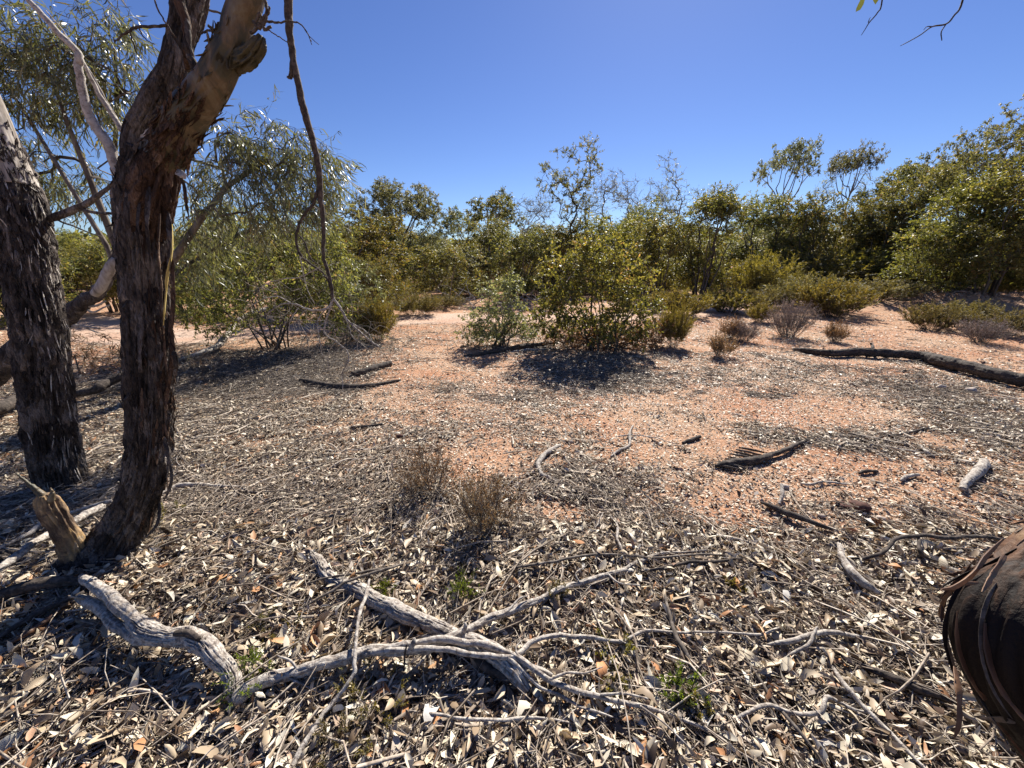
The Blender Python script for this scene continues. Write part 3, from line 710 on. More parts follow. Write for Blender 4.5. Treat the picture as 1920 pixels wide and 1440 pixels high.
def heath(seed, H, Wd, leafmat='leaf_heath', ns=46, sub=7, nl=16, ll=.022, lw=.006, name='heath_shrub', tr=.0018, wmat='stem', up=1.0, lod=0, leafy=.25):
    """many thin ascending stems with small leaves all along"""
    rng = np.random.default_rng(seed)
    mb = MB(); ml = MB()
    a = rng.uniform(0, 6.28, ns); s = np.sqrt(rng.random(ns)); h = H*(1-.45*s**2)*rng.uniform(.65, 1.05, ns)
    P0 = np.stack([np.cos(a)*s*Wd*.13, np.sin(a)*s*Wd*.13, np.full(ns, -.01)], 1)
    P1 = np.stack([np.cos(a)*s*Wd*.46, np.sin(a)*s*Wd*.46, h], 1)
    twigs(mb, P0, P1, tr*2.2, tr, rng, .07, 4, 4)
    t = rng.uniform(.25, .95, (ns, sub)); Q = (P0[:, None]+(P1-P0)[:, None]*t[..., None]).reshape(-1, 3)
    D = norm(np.repeat(norm(P1-P0), sub, 0)*up + rng.normal(size=Q.shape)*.42 + np.array([0, 0, .2])); L = H*.34*rng.uniform(.4, 1.1, len(Q))
    Q1 = Q + D*L[:, None]; twigs(mb, Q, Q1, tr, tr*.4, rng, .08, 2, 3)
    T = rng.uniform(leafy, 1, (len(Q), nl)); LP = (Q[:, None]+(Q1-Q)[:, None]*T[..., None]).reshape(-1, 3)
    DD = np.repeat(D, nl, 0); LD = norm(DD + rng.normal(size=LP.shape)*.5); n = len(LP)
    leaves(ml, LP, LD, norm(rng.normal(size=LP.shape)), ll*rng.uniform(.5, 1.3, n), lw*rng.uniform(.7, 1.3, n), rng, .1, .2, lod)
    return name, mb, ml, M[wmat], M[leafmat]

PROTO = {}
def proto(key, fn, H, Wd, *a, **k): PROTO[key] = (fn, H, Wd, a, k, None)
proto('mA', mallee, 3.4, 2.4, leafmat='leaf_yellow')
proto('mB', mallee, 3.6, 2.6, leafmat='leaf_olive', nstem=10, z0=.2, size=.36)
proto('mC', mallee, 3.2, 2.8, leafmat='leaf_yellow', nstem=6, z0=.1, nlobe=22)
proto('mD', mallee, 4.0, 2.4, leafmat='leaf_olive', nstem=11, z0=.26, nlobe=15, nA=240, size=.36)
proto('mE', mallee, 3.4, 2.8, leafmat='leaf_grey', nstem=7, z0=.12)
proto('mT', mallee, 4.2, 2.6, leafmat='leaf_yellow', nstem=16, z0=.13, nlobe=24, nA=320, size=.36)
proto('uA', umbrella, 6.6, 4.6, depth=.20, z=.97, ls=.17, nlb=9, nA=170, trunk=.58, nt=5, nl=12)
proto('uB', umbrella, 6.4, 3.8, nA=160, depth=.20, z=.97, ls=.17, nlb=8, nt=5, nl=11, trunk=.60)
proto('uC', umbrella, 5.4, 3.2, leafmat='leaf_olive', nA=150, depth=.4)
proto('uD', umbrella, 7.5, 6.0, leafmat='leaf_olive', nA=340, depth=.5, trunk=.35, nlb=14)
proto('round', umbrella, 6.0, 5.6, leafmat='leaf_grey', nA=420, depth=.50, z=.93, trunk=.30, nt=6, nl=12, wmat='stem', nlb=20, ls=.15)
proto('wA', wispy, 6.2, 2.6)
proto('wB', wispy, 6.4, 2.4, nA=70, nl=2)
proto('wC', wispy, 5.6, 3.0, nA=100, nl=1)
proto('tall', wispy, 6.4, 3.4, leafmat='leaf_olive', nA=90, nl=18, z0=.55, wmat='stem')
HK = dict(ll=.05, lw=.013, nl=26, leafy=.05)
proto('hA', heath, .75, 1.25, ns=60, sub=8, **HK)
proto('hB', heath, .8, 1.5, leafmat='leaf_dull', ns=60, sub=8, **HK)
proto('hC', heath, 1.3, 1.8, leafmat='leaf_heath', ns=70, sub=10, **{**HK, 'll': .07, 'lw': .015})
proto('hD', heath, 1.2, 2.0, leafmat='leaf_dull', ns=70, sub=10, **{**HK, 'll': .07, 'lw': .015})
proto('hM', heath, .75, 1.0, leafmat='leaf_mauve', nl=8, ll=.03, lw=.007, ns=70, sub=12, name='dry_shrub', wmat='twig')
proto('hT', heath, .5, .7, leafmat='leaf_dry', nl=16, ll=.03, lw=.009, ns=44, sub=8, name='dry_shrub', wmat='twig')
import zlib
ROOTS = {}
NAMES = {'m': 'mallee_shrub', 'u': 'umbrella_gum', 'r': 'round_gum', 'w': 'wispy_tree', 't': 'sparse_gum', 'h': 'heath_shrub'}
CATS = {'m': 'shrub', 'u': 'tree', 'r': 'tree', 'w': 'tree', 't': 'tree', 'h': 'shrub'}
prng = np.random.default_rng(5)
def plant(key, px, Yd, topy, wpx, label, group=None, name=None, cat=None, rz=None, X=None, Hm=None, Wm=None):
    """a plant whose centre is seen at column px, at ground distance Yd, its top at row topy and wpx wide"""
    fn, H, Wd, a, k, _ = PROTO[key]
    if X is None:
        t = PY(px, topy, Yd); x = t[0]; z0 = float(height(x, Yd)); h = t[2]-z0; w = wm(wpx, Yd/ray(px, topy)[1])
    else: x = X; z0 = float(height(x, Yd)); h = Hm; w = Wm
    loc = (x, Yd, z0); sc = (w/Wd, w/Wd, h/H); rz = prng.uniform(0, 6.28) if rz is None else rz
    if key not in ROOTS:
        nm, mbw, mbl, wmat, lmat = fn(zlib.crc32(key.encode()) % 9999, H, Wd, *a, **k)
        nm = NAMES[key[0]] if nm not in ('dry_shrub',) else nm
        wn_ = 'stems' if key[0] == 'h' else 'trunk'; ln_ = 'foliage' if key[0] == 'h' else 'crown'
        r = make_plant(nm, cat or CATS[key[0]], label, mbw, mbl, wmat, lmat, wn_, ln_, loc, group)
        r.rotation_euler = (0, 0, rz); r.scale = sc; ROOTS[key] = r
    else:
        r = dup(ROOTS[key], loc, rz, sc, label, group)
        if not group and 'group' in r: del r['group']
    return r

# ------------------------------------------------------------------ background woodland
BG = [
 # key, px, distance, top row, px wide, label
 ('uA', 1492, 24, 262, 122, 'flat-topped umbrella gum with bare forked limbs standing against the sky, left of the pair'),
 ('uB', 1610, 27, 272, 86, 'thinner flat-topped umbrella gum standing just right of the larger one on the skyline'),
 ('uD', 1925, 19, 188, 210, 'tall dark layered gum rising at the right edge above all its neighbours'),
 ('uC', 1840, 24, 262, 110, 'small open-crowned gum between the skyline umbrella gums and the right edge tree'),
 ('uC', 1725, 23, 285, 150, 'spreading olive gum with a broad crown over the right thicket'),
 ('round', 745, 21, 338, 180, 'round grey green gum with visible branching limbs left of centre on the skyline'),
 ('uC', 860, 31, 384, 74, 'small distant gum with a flat tuft of leaves right of the round grey gum'),
 ('uC', 930, 28, 350, 110, 'distant gum with a tilted dark canopy above the middle thicket'),
 ('tall', 1068, 19, 264, 125, 'lone tall gum with sparse clumps of dark leaves above the centre bushes'),
 ('wB', 1150, 27, 312, 74, 'nearly leafless crooked tree right of the lone sparse gum'),
 ('wA', 1188, 29, 318, 66, 'fine upright grey tree between two bare ones on the skyline'),
 ('wB', 1236, 31, 340, 60, 'low bare tree on the skyline just left of the vase-shaped one'),
 ('wA', 1274, 26, 275, 88, 'vase-shaped grey tree with fine upright branches on the skyline'),
 ('wB', 1120, 25, 345, 66, 'thin leaning bare tree just right of the lone sparse gum'),
 ('wC', 1215, 30, 326, 84, 'spreading leafless tree left of the vase-shaped grey tree'),
 ('wA', 1556, 29, 318, 70, 'faint thin tree in the gap between the two umbrella gums'),
 ('wC', 985, 27, 352, 80, 'bare twiggy tree top over the middle thicket'),
 ('wA', 1672, 28, 306, 90, 'thin grey tree right of the umbrella gum pair'),
 ('wC', 1010, 30, 362, 70, 'bare dead tree top showing left of the lone sparse gum'),
 ('mT', 1345, 15.5, 336, 140, 'tall dense shrub with many dark stems in the centre of the right thicket'),
 ('mA', 1252, 15.8, 388, 120, 'bushy yellow green shrub left of the tallest thicket shrub'),
 ('mD', 1445, 20, 350, 120, 'green mallee directly below the larger umbrella gum'),
 ('mC', 1530, 18.5, 352, 135, 'dark glossy mallee right of the one below the larger umbrella gum'),
 ('mA', 1612, 19, 360, 130, 'mallee shrub below the thinner umbrella gum'),
 ('mB', 1690, 18, 340, 130, 'dark mallee with leaning stems in the right thicket'),
 ('mD', 1760, 18, 300, 130, 'tall mallee left of the bright bushes at the right edge'),
 ('mC', 1790, 13.5, 400, 150, 'low bright yellow green bush in front of the right thicket'),
 ('mT', 1850, 14, 312, 170, 'large bright green bush near the right edge beside the track'),
 ('mA', 1945, 12.5, 280, 200, 'large yellow green bush cut by the right edge of the picture'),
 ('mB', 2100, 13, 260, 240, 'dark bush beyond the right edge'),
 ('mC', 1140, 19, 395, 150, 'rounded green bush behind the big foreground bush'),
 ('mE', 1195, 22, 372, 120, 'grey green bush below the fine upright trees'),
 ('mA', 1072, 19.5, 402, 120, 'green bush at the foot of the lone sparse gum'),
 ('mB', 975, 16, 402, 135, 'bush with many reddish stems and a dark top left of centre'),
 ('mD', 915, 20, 400, 110, 'olive bush behind the low spreading yellow one'),
 ('mC', 838, 15.5, 452, 140, 'low spreading yellow green bush at the far side of the track'),
 ('mE', 790, 21, 430, 110, 'dusky bush right of the round grey gum'),
 ('mD', 705, 18, 400, 110, 'olive bush behind the leaning yellow green bush'),
 ('mA', 650, 11.5, 376, 210, 'large yellow green bush with drooping leaves left of the round grey gum'),
 ('mC', 690, 9.6, 470, 110, 'light green bush leaning over the track with feathery outer leaves'),
 ('mB', 545, 13, 410, 170, 'dark bush behind the hanging dead branch'),
 ('mE', 410, 13, 400, 190, 'grey green bush seen right of the forked trunk'),
 ('mB', 300, 12, 430, 150, 'dark bush behind the forked trunk'),
 ('mA', 175, 12, 448, 130, 'green bush seen between the two near trunks'),
 ('mD', 90, 11, 470, 130, 'olive bush left of the one seen between the near trunks'),
 ('mC', -20, 9.5, 450, 170, 'green bush cut by the left edge of the picture'),
 ('mB', -160, 11, 430, 220, 'dark bush beyond the left edge'),
]
for k_, px, Yd, ty, w, lb in BG: plant(k_, px, Yd, ty, w*1.12, lb)
for q, (px, Yd, ty, w, k_, lb) in enumerate([
 (1282, 592, 546, 100, 'hA', 'round bright yellow green heath shrub at the edge of the bare ground'),
 (1374, 588, 541, 100, 'hA', 'wide yellow green heath shrub right of the round one'),
 (1450, 577, 545, 90, 'hB', 'dull olive heath shrub beside the wide yellow one'),
 (1575, 594, 528, 120, 'hA', 'olive heath shrub with upswept stems at the middle of the right side'),
 (1500, 545, 475, 170, 'hC', 'tall feathery heath shrub in front of the thicket, left one'),
 (1610, 542, 470, 180, 'hC', 'broad feathery heath shrub in front of the thicket'),
 (1440, 556, 480, 120, 'hC', 'feathery heath shrub beside the dark foot of the tallest thicket shrub'),
 (1690, 540, 482, 160, 'hD', 'grey olive heath shrub left of the mound'),
 (1530, 576, 520, 150, 'hD', 'low tangled heath shrub behind the mauve dead one'),
 (1655, 562, 525, 130, 'hB', 'low spreading heath shrub ending at the mound'),
 (1755, 536, 500, 120, 'hD', 'dusky heath shrub behind the mound'),
 (1493, 632, 566, 75, 'hM', 'mauve grey dead heath shrub with bare twigs'),
 (1374, 636, 598, 50, 'hT', 'small reddish brown dry shrub, left of the pair of dry shrubs'),
 (1402, 641, 606, 50, 'hM', 'small mauve dry shrub touching the reddish brown one'),
 (1358, 668, 628, 46, 'hT', 'low brown dry shrub nearest the big bush'),
 (1578, 641, 606, 42, 'hT', 'small brown dry shrub above the long dark log'),
 (1430, 604, 572, 50, 'hA', 'little bright green shrub between the yellow shrub and the mauve one'),
 (1760, 618, 572, 90, 'hB', 'low green and brown shrub at the foot of the mound'),
 (1815, 614, 566, 100, 'hB', 'low shrub with fresh green shoots right of the mound foot'),
 (1895, 626, 585, 100, 'hD', 'low dull shrub at the right edge below the mound'),
 (1850, 642, 600, 80, 'hM', 'straggly dead shrub in front of the mound shrubs'),
 (1272, 650, 575, 62, 'hC', 'fresh green heath shrub growing against the right side of the big bush'),
 (775, 592, 550, 88, 'hD', 'low dark heath shrub at the far edge of the track'),
 (830, 578, 556, 80, 'hB', 'dull low shrub under the spreading yellow bush'),
 (1235, 585, 548, 50, 'hB', 'dull low shrub seen right behind the big bush'),
 (700, 640, 560, 70, 'hC', 'feathery light green shrub at the foot of the leaning bush'),
]): plant(k_, px, GP(px, Yd)[1], ty-4, w*1.2, lb)
# farther rows closing the view
frng = np.random.default_rng(21); nf = 0
for Yd, dx, hh in ((23, 2.2, 2.9), (29, 2.6, 3.7), (38, 3.4, 4.6)):
    x = -1.45*Yd
    while x < 1.5*Yd:
        xx = x + frng.normal()*.5; yy = Yd+frng.normal()*1.2
        h = hh*frng.uniform(.78, 1.12) + .4*max(0, xx/30)
        kk = frng.integers(5); row = {23: 'nearest', 29: 'middle', 38: 'farthest'}[Yd]; side = 'left' if xx < -6 else ('right' if xx > 8 else 'centre')
        tone = ['yellow green rounded', 'olive many-stemmed', 'tall olive upright', 'broad yellow green', 'dusty grey green'][kk]
        plant(['mA', 'mB', 'mD', 'mC', 'mE'][kk], 0, yy, 0, 0,
              tone+' mallee in the '+row+' row of the far woodland, '+side+' part', tone+' mallees, '+row+' far row, '+side, X=xx, Hm=h, Wm=frng.uniform(3.0, 4.2))
        x += dx*frng.uniform(.8, 1.2)
for q in range(44):
    xx = -26+q*1.3+frng.normal()*.5; yy = (18.5 if abs(xx) < 14 else 17)+frng.normal()*1.3
    plant(['hC', 'hD', 'hB', 'hD'][frng.integers(4)], 0, yy, 0, 0, 'low undergrowth shrub at the foot of the thicket', 'undergrowth shrubs along the thicket', X=xx, Hm=frng.uniform(.7, 1.3), Wm=frng.uniform(1.6, 2.6))
mb = MB(); n = 60000
a = frng.uniform(-1.02, 1.02, n); r = frng.uniform(46, 90, n); P = np.stack([np.sin(a)*r, np.cos(a)*r, height(np.sin(a)*r, np.cos(a)*r) + (2.6+.025*r+1.6*fbm(np.sin(a)*r*.12, np.cos(a)*r*.12, 5, 3))*frng.random(n)**.7], 1)
leaves(mb, P, norm(frng.normal(size=(n, 3))), frng.normal(size=(n, 3)), frng.uniform(.3, .8, n), frng.uniform(.15, .4, n), frng, .2, .3, 1)
tag(link('far_woodland', mb.mesh('far_woodland', M['leaf_olive'], False)), 'continuous mass of distant woodland foliage closing the horizon', kind='stuff')

# ------------------------------------------------------------------ the three nearer bushes
def near_bush(seed, px, py, lob, nstem, leafmat, ll, lw, nA, nt, nl, label, name='broadleaf_bush', spread=.35, depthw=1.0, tl=.2, droop=.1, rtip=.0022, lod=1, skirt=0, wmat='stem'):
    rng = np.random.default_rng(seed); o = GP(px, py); d0 = o[1]
    L = []
    for (x, y, rx, ry, dz) in lob:
        c = PY(x, y, d0+dz); d = (d0+dz)/ray(x, y)[1]
        L.append((c[0]-o[0], c[1]-o[1], c[2]-o[2], wm(rx, d), wm((rx+ry)/2, d)*depthw, wm(ry, d)))
    A = ell(L, nA, rng, .8); A[:, 2] = np.maximum(A[:, 2], .10)
    st = []; rr = []; H = A[:, 2].max()
    for q in range(nstem):
        a = rng.uniform(0, 6.28); s = spread*math.sqrt(rng.random()); k = 6; t = np.linspace(0, 1, k)[:, None]
        tgt = A[rng.integers(len(A))]*np.array([.75, .75, .7]); tgt[2] = max(tgt[2], H*.4)
        P = np.array([[math.cos(a)*s*.5, math.sin(a)*s*.5, -.04]])*(1-t) + t*tgt[None]*np.array([[1, 1, 1]]) + rng.normal(size=(k, 3))*.03*np.minimum(1, 3*t)
        st.append(P); rr.append(np.linspace(.016, .006, k))
    mb, tips, td = grow(st, rr, A, rng, rtip, .14, .4, .08, .45, .8, .5)
    ml = MB(); clad(mb, ml, tips, norm(td+np.array([0, 0, .3])), rng, nt, tl, nl, ll, lw, droop, .7, .0014, lod)
    return make_plant(name, 'bush', label, mb, ml, M[wmat], M[leafmat], loc=tuple(o))
near_bush(3, 1130, 655, [(1110, 515, 64, 46, 0), (1172, 528, 52, 46, .1), (1055, 535, 48, 50, .1), (1100, 575, 95, 42, -.1), (1185, 585, 52, 42, 0), (1045, 590, 48, 38, 0), (1130, 478, 52, 30, 0), (1075, 482, 34, 30, .3), (1165, 474, 22, 24, .1), (1035, 474, 14, 22, .1), (1130, 618, 95, 24, 0), (1212, 560, 22, 30, .1), (1100, 455, 14, 16, 0)],
          18, 'leaf_yellow', .060, .029, 360, 4, 9, 'big rounded bush with broad yellow green leaves casting shade on the bare ground', spread=.6, droop=.1, tl=.21)
near_bush(13, 1175, 650, [(1160, 634, 85, 16, 0), (1080, 634, 60, 16, 0), (1225, 625, 32, 22, 0)], 12, 'leaf_dry', .05, .02, 190, 4, 6, 'skirt of dead brown twigs and leaves around the foot of the big rounded bush', name='dead_bush', spread=.6, tl=.18, rtip=.003)
near_bush(4, 935, 648, [(938, 542, 40, 24, 0), (945, 570, 42, 28, 0), (925, 602, 60, 30, 0), (905, 622, 45, 20, 0), (985, 610, 45, 22, .1), (960, 535, 20, 18, 0)], 10, 'leaf_grey', .052, .021, 210, 4, 9,
          'smaller thin bush with dusty leaves left of the big rounded bush', droop=.15, tl=.17)
near_bush(6, 512, 655, [(450, 440, 100, 45, .4), (570, 430, 90, 55, .2), (390, 510, 80, 60, .4), (520, 510, 120, 60, -.1), (480, 575, 110, 34, 0), (600, 510, 50, 75, .3), (400, 590, 60, 34, 0), (625, 585, 40, 45, .3), (350, 560, 40, 50, .5)], 14, 'leaf_olive', .062, .022, 520, 5, 9,
          'dark wide bush with thick black stems behind the hanging dead branch', spread=.5, droop=.3, tl=.24)
near_bush(8, 655, 640, [(640, 560, 50, 40, 0), (670, 600, 40, 35, .1), (690, 570, 35, 40, .2), (665, 520, 45, 40, .5), (690, 625, 30, 20, 0)], 7, 'leaf_long', .07, .010, 150, 5, 9,
          'pale feathery bush with drooping thread-like leaves right of the dark wide bush', droop=.35, tl=.22)

# ------------------------------------------------------------------ long-leaved tree behind the two near trunks
rng = np.random.default_rng(17)
DA = 4.1
o = GP(288, 745); d0 = o[1]
def rel(px, py, dy=0.0): return PY(px, py, d0+dy)-o
st = [np.array([rel(288, 745), rel(290, 640), rel(296, 540), rel(330, 480), rel(370, 420, .1), rel(425, 350, .2), rel(500, 300, .2)]),
      np.array([rel(284, 745), rel(262, 620), rel(240, 520), rel(205, 430), rel(170, 340), rel(130, 240), rel(95, 140)]),
      np.array([rel(290, 745), rel(292, 640), rel(300, 540, .2), rel(345, 500, .4), rel(430, 450, .5), rel(520, 410, .4)]),
      np.array([rel(282, 745), rel(255, 600, -.2), rel(200, 460, -.3), rel(120, 330, -.2), rel(40, 200, 0), rel(-20, 120)]),
      np.array([rel(284, 745), rel(270, 600, .4), rel(230, 420, .5), rel(215, 300, .4), rel(220, 180, .3), rel(215, 90, .3)])]
rr = [np.linspace(a, b, len(s)) for s, (a, b) in zip(st, [(.055, .018), (.05, .013), (.03, .01), (.03, .01), (.03, .009)])]
L = []
for (x, y, rx, ry, dy) in [(60, 60, 90, 55, 0), (150, 110, 90, 55, 0), (230, 175, 80, 50, .2), (110, 190, 95, 45, .1), (10, 140, 60, 60, -.1), (20, 290, 70, 60, -.1), (-40, 330, 60, 90, 0), (130, 330, 80, 50, .2), (200, 40, 50, 35, .2), (250, 110, 30, 40, .3),
                           (500, 265, 80, 40, .2), (575, 300, 50, 55, .2), (440, 310, 80, 50, .1), (560, 370, 65, 50, .1), (480, 390, 90, 45, 0), (400, 400, 70, 40, .2), (600, 350, 25, 60, .2), (370, 330, 40, 60, .3), (350, 450, 40, 60, .4), (420, 240, 40, 40, .2)]:
    c = rel(x, y, dy); d = (d0+dy)/ray(x, y)[1]
    L.append((c[0], c[1], c[2], wm(rx, d), wm((rx+ry)/2, d)*.8, wm(ry, d)))
A = ell(L, 420, rng, .9)
mb, tips, td = grow(st, rr, A, rng, .0020, .22, .25, .06, .5, .3, .7)
ml = MB()
clad(mb, ml, tips, norm(td+np.array([0, 0, -.1])), rng, 4, .34, 10, .125, .0115, .45, .8, .0012, 1, .16, (.1, 1), .8, .12)
lt = make_plant('long_leaved_tree', 'tree', 'tree with thread-thin drooping silver green leaves behind the two near trunks', mb, ml, M['stem'], M['leaf_long'], loc=tuple(o))
# low spray of the same leaves against the bare ground between the trunks
rng = np.random.default_rng(18); o2 = GP(150, 700); mb = MB(); ml = MB()
A = ell([( -.0, 0, .32, .55, .4, .25), (.45, .1, .25, .45, .3, .2), (-.5, .1, .4, .4, .3, .22)], 46, rng)
mb, tips, td = grow([np.array([[0, 0, -.03], [0, 0, .12], [.02, 0, .25]])], [np.array([.012, .01, .008])], A, rng, .0016, .15, .4)
clad(mb, ml, tips, td, rng, 4, .16, 7, .085, .010, .1, .8, .001, 1, .15)
make_plant('low_spray', 'shrub', 'sparse low shrub of thin brownish leaves on the ground between the near trunks', mb, ml, M['twig'], M['leaf_dry'], loc=tuple(o2))

# ------------------------------------------------------------------ near trunks with real bark relief
def bark_disp(seed, amp=.011, fx=4.2, fz=8.0):
    def f(c, s_, z, rad):
        c, s_, z = np.broadcast_arrays(c, s_, z)
        wv = .35*pn(c*2+seed, s_*2, z*3)
        q = fbm(c*fx+seed, s_*fx+wv, z*fz, 4)
        plate = np.floor(q*4.2)/4.2; e = q*4.2-np.floor(q*4.2); plate = plate + np.clip(e*5-4, 0, 1)/4.2
        fur = np.abs(fbm(c*6.5+seed+wv, s_*6.5, z*2.2, 4)); fur = -np.clip(.10-fur, 0, .10)/.10
        fine = fbm(c*15, s_*15, z*16+seed, 3)
        big = fbm(c*.9+seed, s_*.9, z*1.2, 2)
        return amp*(1.9*plate + 1.7*fur + .55*fine) + rad*.10*big
    return f
def smooth_disp(seed, amp=.004):
    def f(c, s_, z, rad):
        c, s_, z = np.broadcast_arrays(c, s_, z)
        wr = fbm(c*1.6+seed, s_*1.6, z*9, 3); b = fbm(c*.8+seed, s_*.8, z*3.0, 3)
        q = fbm(c*2+seed, s_*2, z*4, 3); pl = np.clip((q-.12)*9, 0, 1)
        return amp*(wr*.5 + pl*.9) + rad*.08*b
    return f
def px_path(pts, Y0=None, dd=None):
    """pts: (px, py, width px, ground distance); gives points and radii"""
    P = []; R = []
    for p in pts:
        Yd = p[3] if len(p) > 3 else Y0
        d = Yd/ray(p[0], p[1])[1]; P.append(PD(p[0], p[1], d)); R.append(wm(p[2], d)/2)
    return np.array(P), np.array(R)
WS = .80
def stem_mesh(name, pts, mat, Y0, n, k, disp, seed=0, rr=None):
    P, R = px_path(pts, Y0); R = R*WS; P, R = resample(P, n, R)
    mb = MB(); rn = .5 + .3*fbm(np.arange(n)*.02+seed, 0*np.arange(n), seed, 3)
    tube(mb, P, R, k, rn, disp); return mb.mesh(name, M[mat]), P, R
YT = 1.72
main = thing('forked_gum_tree', 'near gum tree with a curved rough-barked trunk forking into two thick limbs at the left', 'tree', tuple(GP(205, 1035)))
off = -Vector(main.location)
def attach(name, me, root=main, label=None):
    me.transform(Matrix.Translation(-Vector(root.location))); o = link(name, me, root)
    if label: o['label'] = label
    return o
trunk_pts = [(150, 1105, 190, 1.60), (178, 1068, 142, 1.63), (198, 1040, 116, 1.66), (222, 1005, 98, 1.70), (252, 950, 82, 1.73), (274, 880, 82, 1.75), (280, 800, 85, 1.77), (279, 715, 88, 1.78), (277, 612, 88, 1.80), (272, 525, 87, 1.82), (268, 450, 96, 1.83), (268, 375, 100, 1.84), (272, 325, 96, 1.85), (280, 285, 80, 1.85)]
me, TP, TR = stem_mesh('trunk', trunk_pts, 'bark', YT, 420, 150, bark_disp(1.3, .010), 1)
attach('trunk', me)
me, LP1, LR1 = stem_mesh('limb', [(262, 330, 62, 1.86), (262, 262, 62, 1.88), (282, 225, 66, 1.89), (302, 187, 70, 1.90), (322, 150, 66, 1.91), (331, 112, 58, 1.92), (338, 75, 56, 1.93), (348, 37, 62, 1.94), (355, 0, 68, 1.95), (368, -60, 62, 1.96), (372, -160, 52, 1.98), (350, -300, 36, 2.0), (330, -420, 16, 2.0)], 'bark', YT, 260, 110, bark_disp(5.1, .006, 2.4, 3.5), 2)
attach('limb', me, label='left limb with dark rough bark on its left side')
me, LP2, LR2 = stem_mesh('limb', [(272, 400, 50, 1.86), (284, 350, 62, 1.84), (306, 305, 72, 1.81), (328, 262, 79, 1.78), (347, 225, 82, 1.77), (376, 187, 79, 1.76), (401, 150, 73, 1.75), (420, 112, 66, 1.75), (440, 75, 64, 1.75), (449, 37, 60, 1.75), (465, 0, 62, 1.75), (485, -60, 58, 1.76), (520, -160, 48, 1.78), (560, -280, 32, 1.8), (590, -400, 14, 1.8)], 'smooth', YT, 220, 90, smooth_disp(2.2, .004), 3)
attach('limb', me, label='right limb with smooth greenish tan bark')
me, _, _ = stem_mesh('branch_knob', [(440, 122, 40, 1.75), (460, 110, 44, 1.73), (476, 98, 40, 1.72), (486, 84, 34, 1.71), (492, 68, 14, 1.71)], 'smooth', YT, 60, 50, lambda c, s_, z, r: bark_disp(7.7, .010, 3, 10)(c, s_, z, r), 4)
attach('branch_knob', me, label='broken knob with torn wood on the right limb')
# collar of torn bark where the smooth limb leaves the rough trunk
me, _, _ = stem_mesh('bark_collar', [(276, 440, 80, 1.83), (282, 400, 88, 1.81), (288, 360, 90, 1.80), (298, 322, 82, 1.80), (307, 300, 72, 1.80)], 'bark_red', YT, 70, 90, bark_disp(9.4, .013, 4.5, 3), 5)
attach('bark_collar', me, label='reddish torn bark below the smooth limb')
def limb(pts, Y0, mat, root, name='branch', n=None, k=8, label=None, wob=.006, seed=1):
    P, R = px_path(pts, Y0); n = n or len(pts)*6; P, R = resample(P, n, R)
    r_ = np.random.default_rng(seed+int(abs(pts[0][0])*7+abs(pts[0][1])*3)); w = fbm(np.arange(n)[:, None]*.35+r_.random()*50, np.arange(3)[None, :]*7.3, 1.1, 2)
    P = P + w*np.minimum(R*1.6+wob*.2, wob)[:, None]
    R = R*(1+.14*fbm(np.arange(n)*.5+r_.random()*9, 0*np.arange(n), 3, 2))
    mb = MB(); tube(mb, P, R, k, .35+.3*r_.random()); return attach(name, mb.mesh(name, M[mat]), root, label)
limb([(222, 330, 20), (217, 312, 19), (202, 270, 18), (172, 225, 16), (157, 180, 14), (148, 127, 13), (144, 97, 12), (112, 64, 11), (75, 22, 10), (52, 0, 9), (0, -60, 7), (-40, -120, 3)], 1.9, 'grey_wood', main, 'dead_branch', label='pale dead branch rising to the top left from the fork')
limb([(240, 262, 12), (217, 225, 9), (187, 180, 8), (161, 127, 6), (140, 85, 4)], 1.95, 'grey_wood', main, 'dead_branch')
limb([(238, 258, 4), (200, 190, 3.4), (160, 120, 3), (120, 60, 2.6), (85, 20, 2)], 2.0, 'grey_wood', main, 'twig')
limb([(352, 130, 10, 1.85), (350, 90, 12, 1.78), (352, 60, 14, 1.75), (345, 30, 16, 1.75), (335, 0, 18, 1.75), (330, -40, 18, 1.75)], 1.75, 'bark_red', main, 'branch')
limb([(372, 140, 15, 1.74), (360, 115, 14, 1.73), (352, 85, 13, 1.73), (353, 55, 10, 1.74), (345, 20, 8, 1.75), (340, -20, 8, 1.75)], 1.74, 'bark', main, 'branch')
for pts in [[(312, 46, 5), (280, 50, 5), (252, 52, 5), (240, 60, 4), (222, 72, 3), (215, 80, 2)], [(242, 58, 3), (250, 80, 2.5), (256, 100, 2)], [(260, 52, 3), (272, 72, 2), (290, 84, 1.5)],
            [(392, 18, 4), (420, 32, 4), (408, 60, 4), (385, 90, 3)], [(390, 48, 5), (402, 56, 6), (412, 42, 4), (420, 34, 3)], [(375, 62, 4), (395, 58, 4), (405, 64, 5)], [(430, 28, 6), (420, 20, 5)],
            [(490, 45, 5), (500, 40, 5), (525, 42, 3.5), (545, 40, 3), (562, 44, 2.6), (575, 60, 2.2), (584, 78, 1.6)], [(572, 55, 2), (582, 70, 1.5), (598, 84, 1)], [(580, 70, 1.5), (585, 85, 1.2)],
            [(480, 50, 6), (492, 38, 6), (500, 20, 6), (498, 0, 5)], [(478, 45, 5), (488, 25, 6), (495, 55, 6), (508, 50, 5)], [(475, 40, 6), (485, 52, 7), (497, 42, 5)], [(505, 58, 2.2), (525, 70, 2), (545, 84, 1.5)],
            [(470, 62, 6), (490, 48, 5), (502, 30, 4), (505, 12, 4)], [(290, 0, 3), (300, 25, 3), (330, 70, 2.5)], [(462, 90, 4), (466, 110, 3), (472, 122, 2)]]:
    limb([(*p, 1.72) for p in pts], 1.72, 'dark_wood', main, 'twig', k=5)
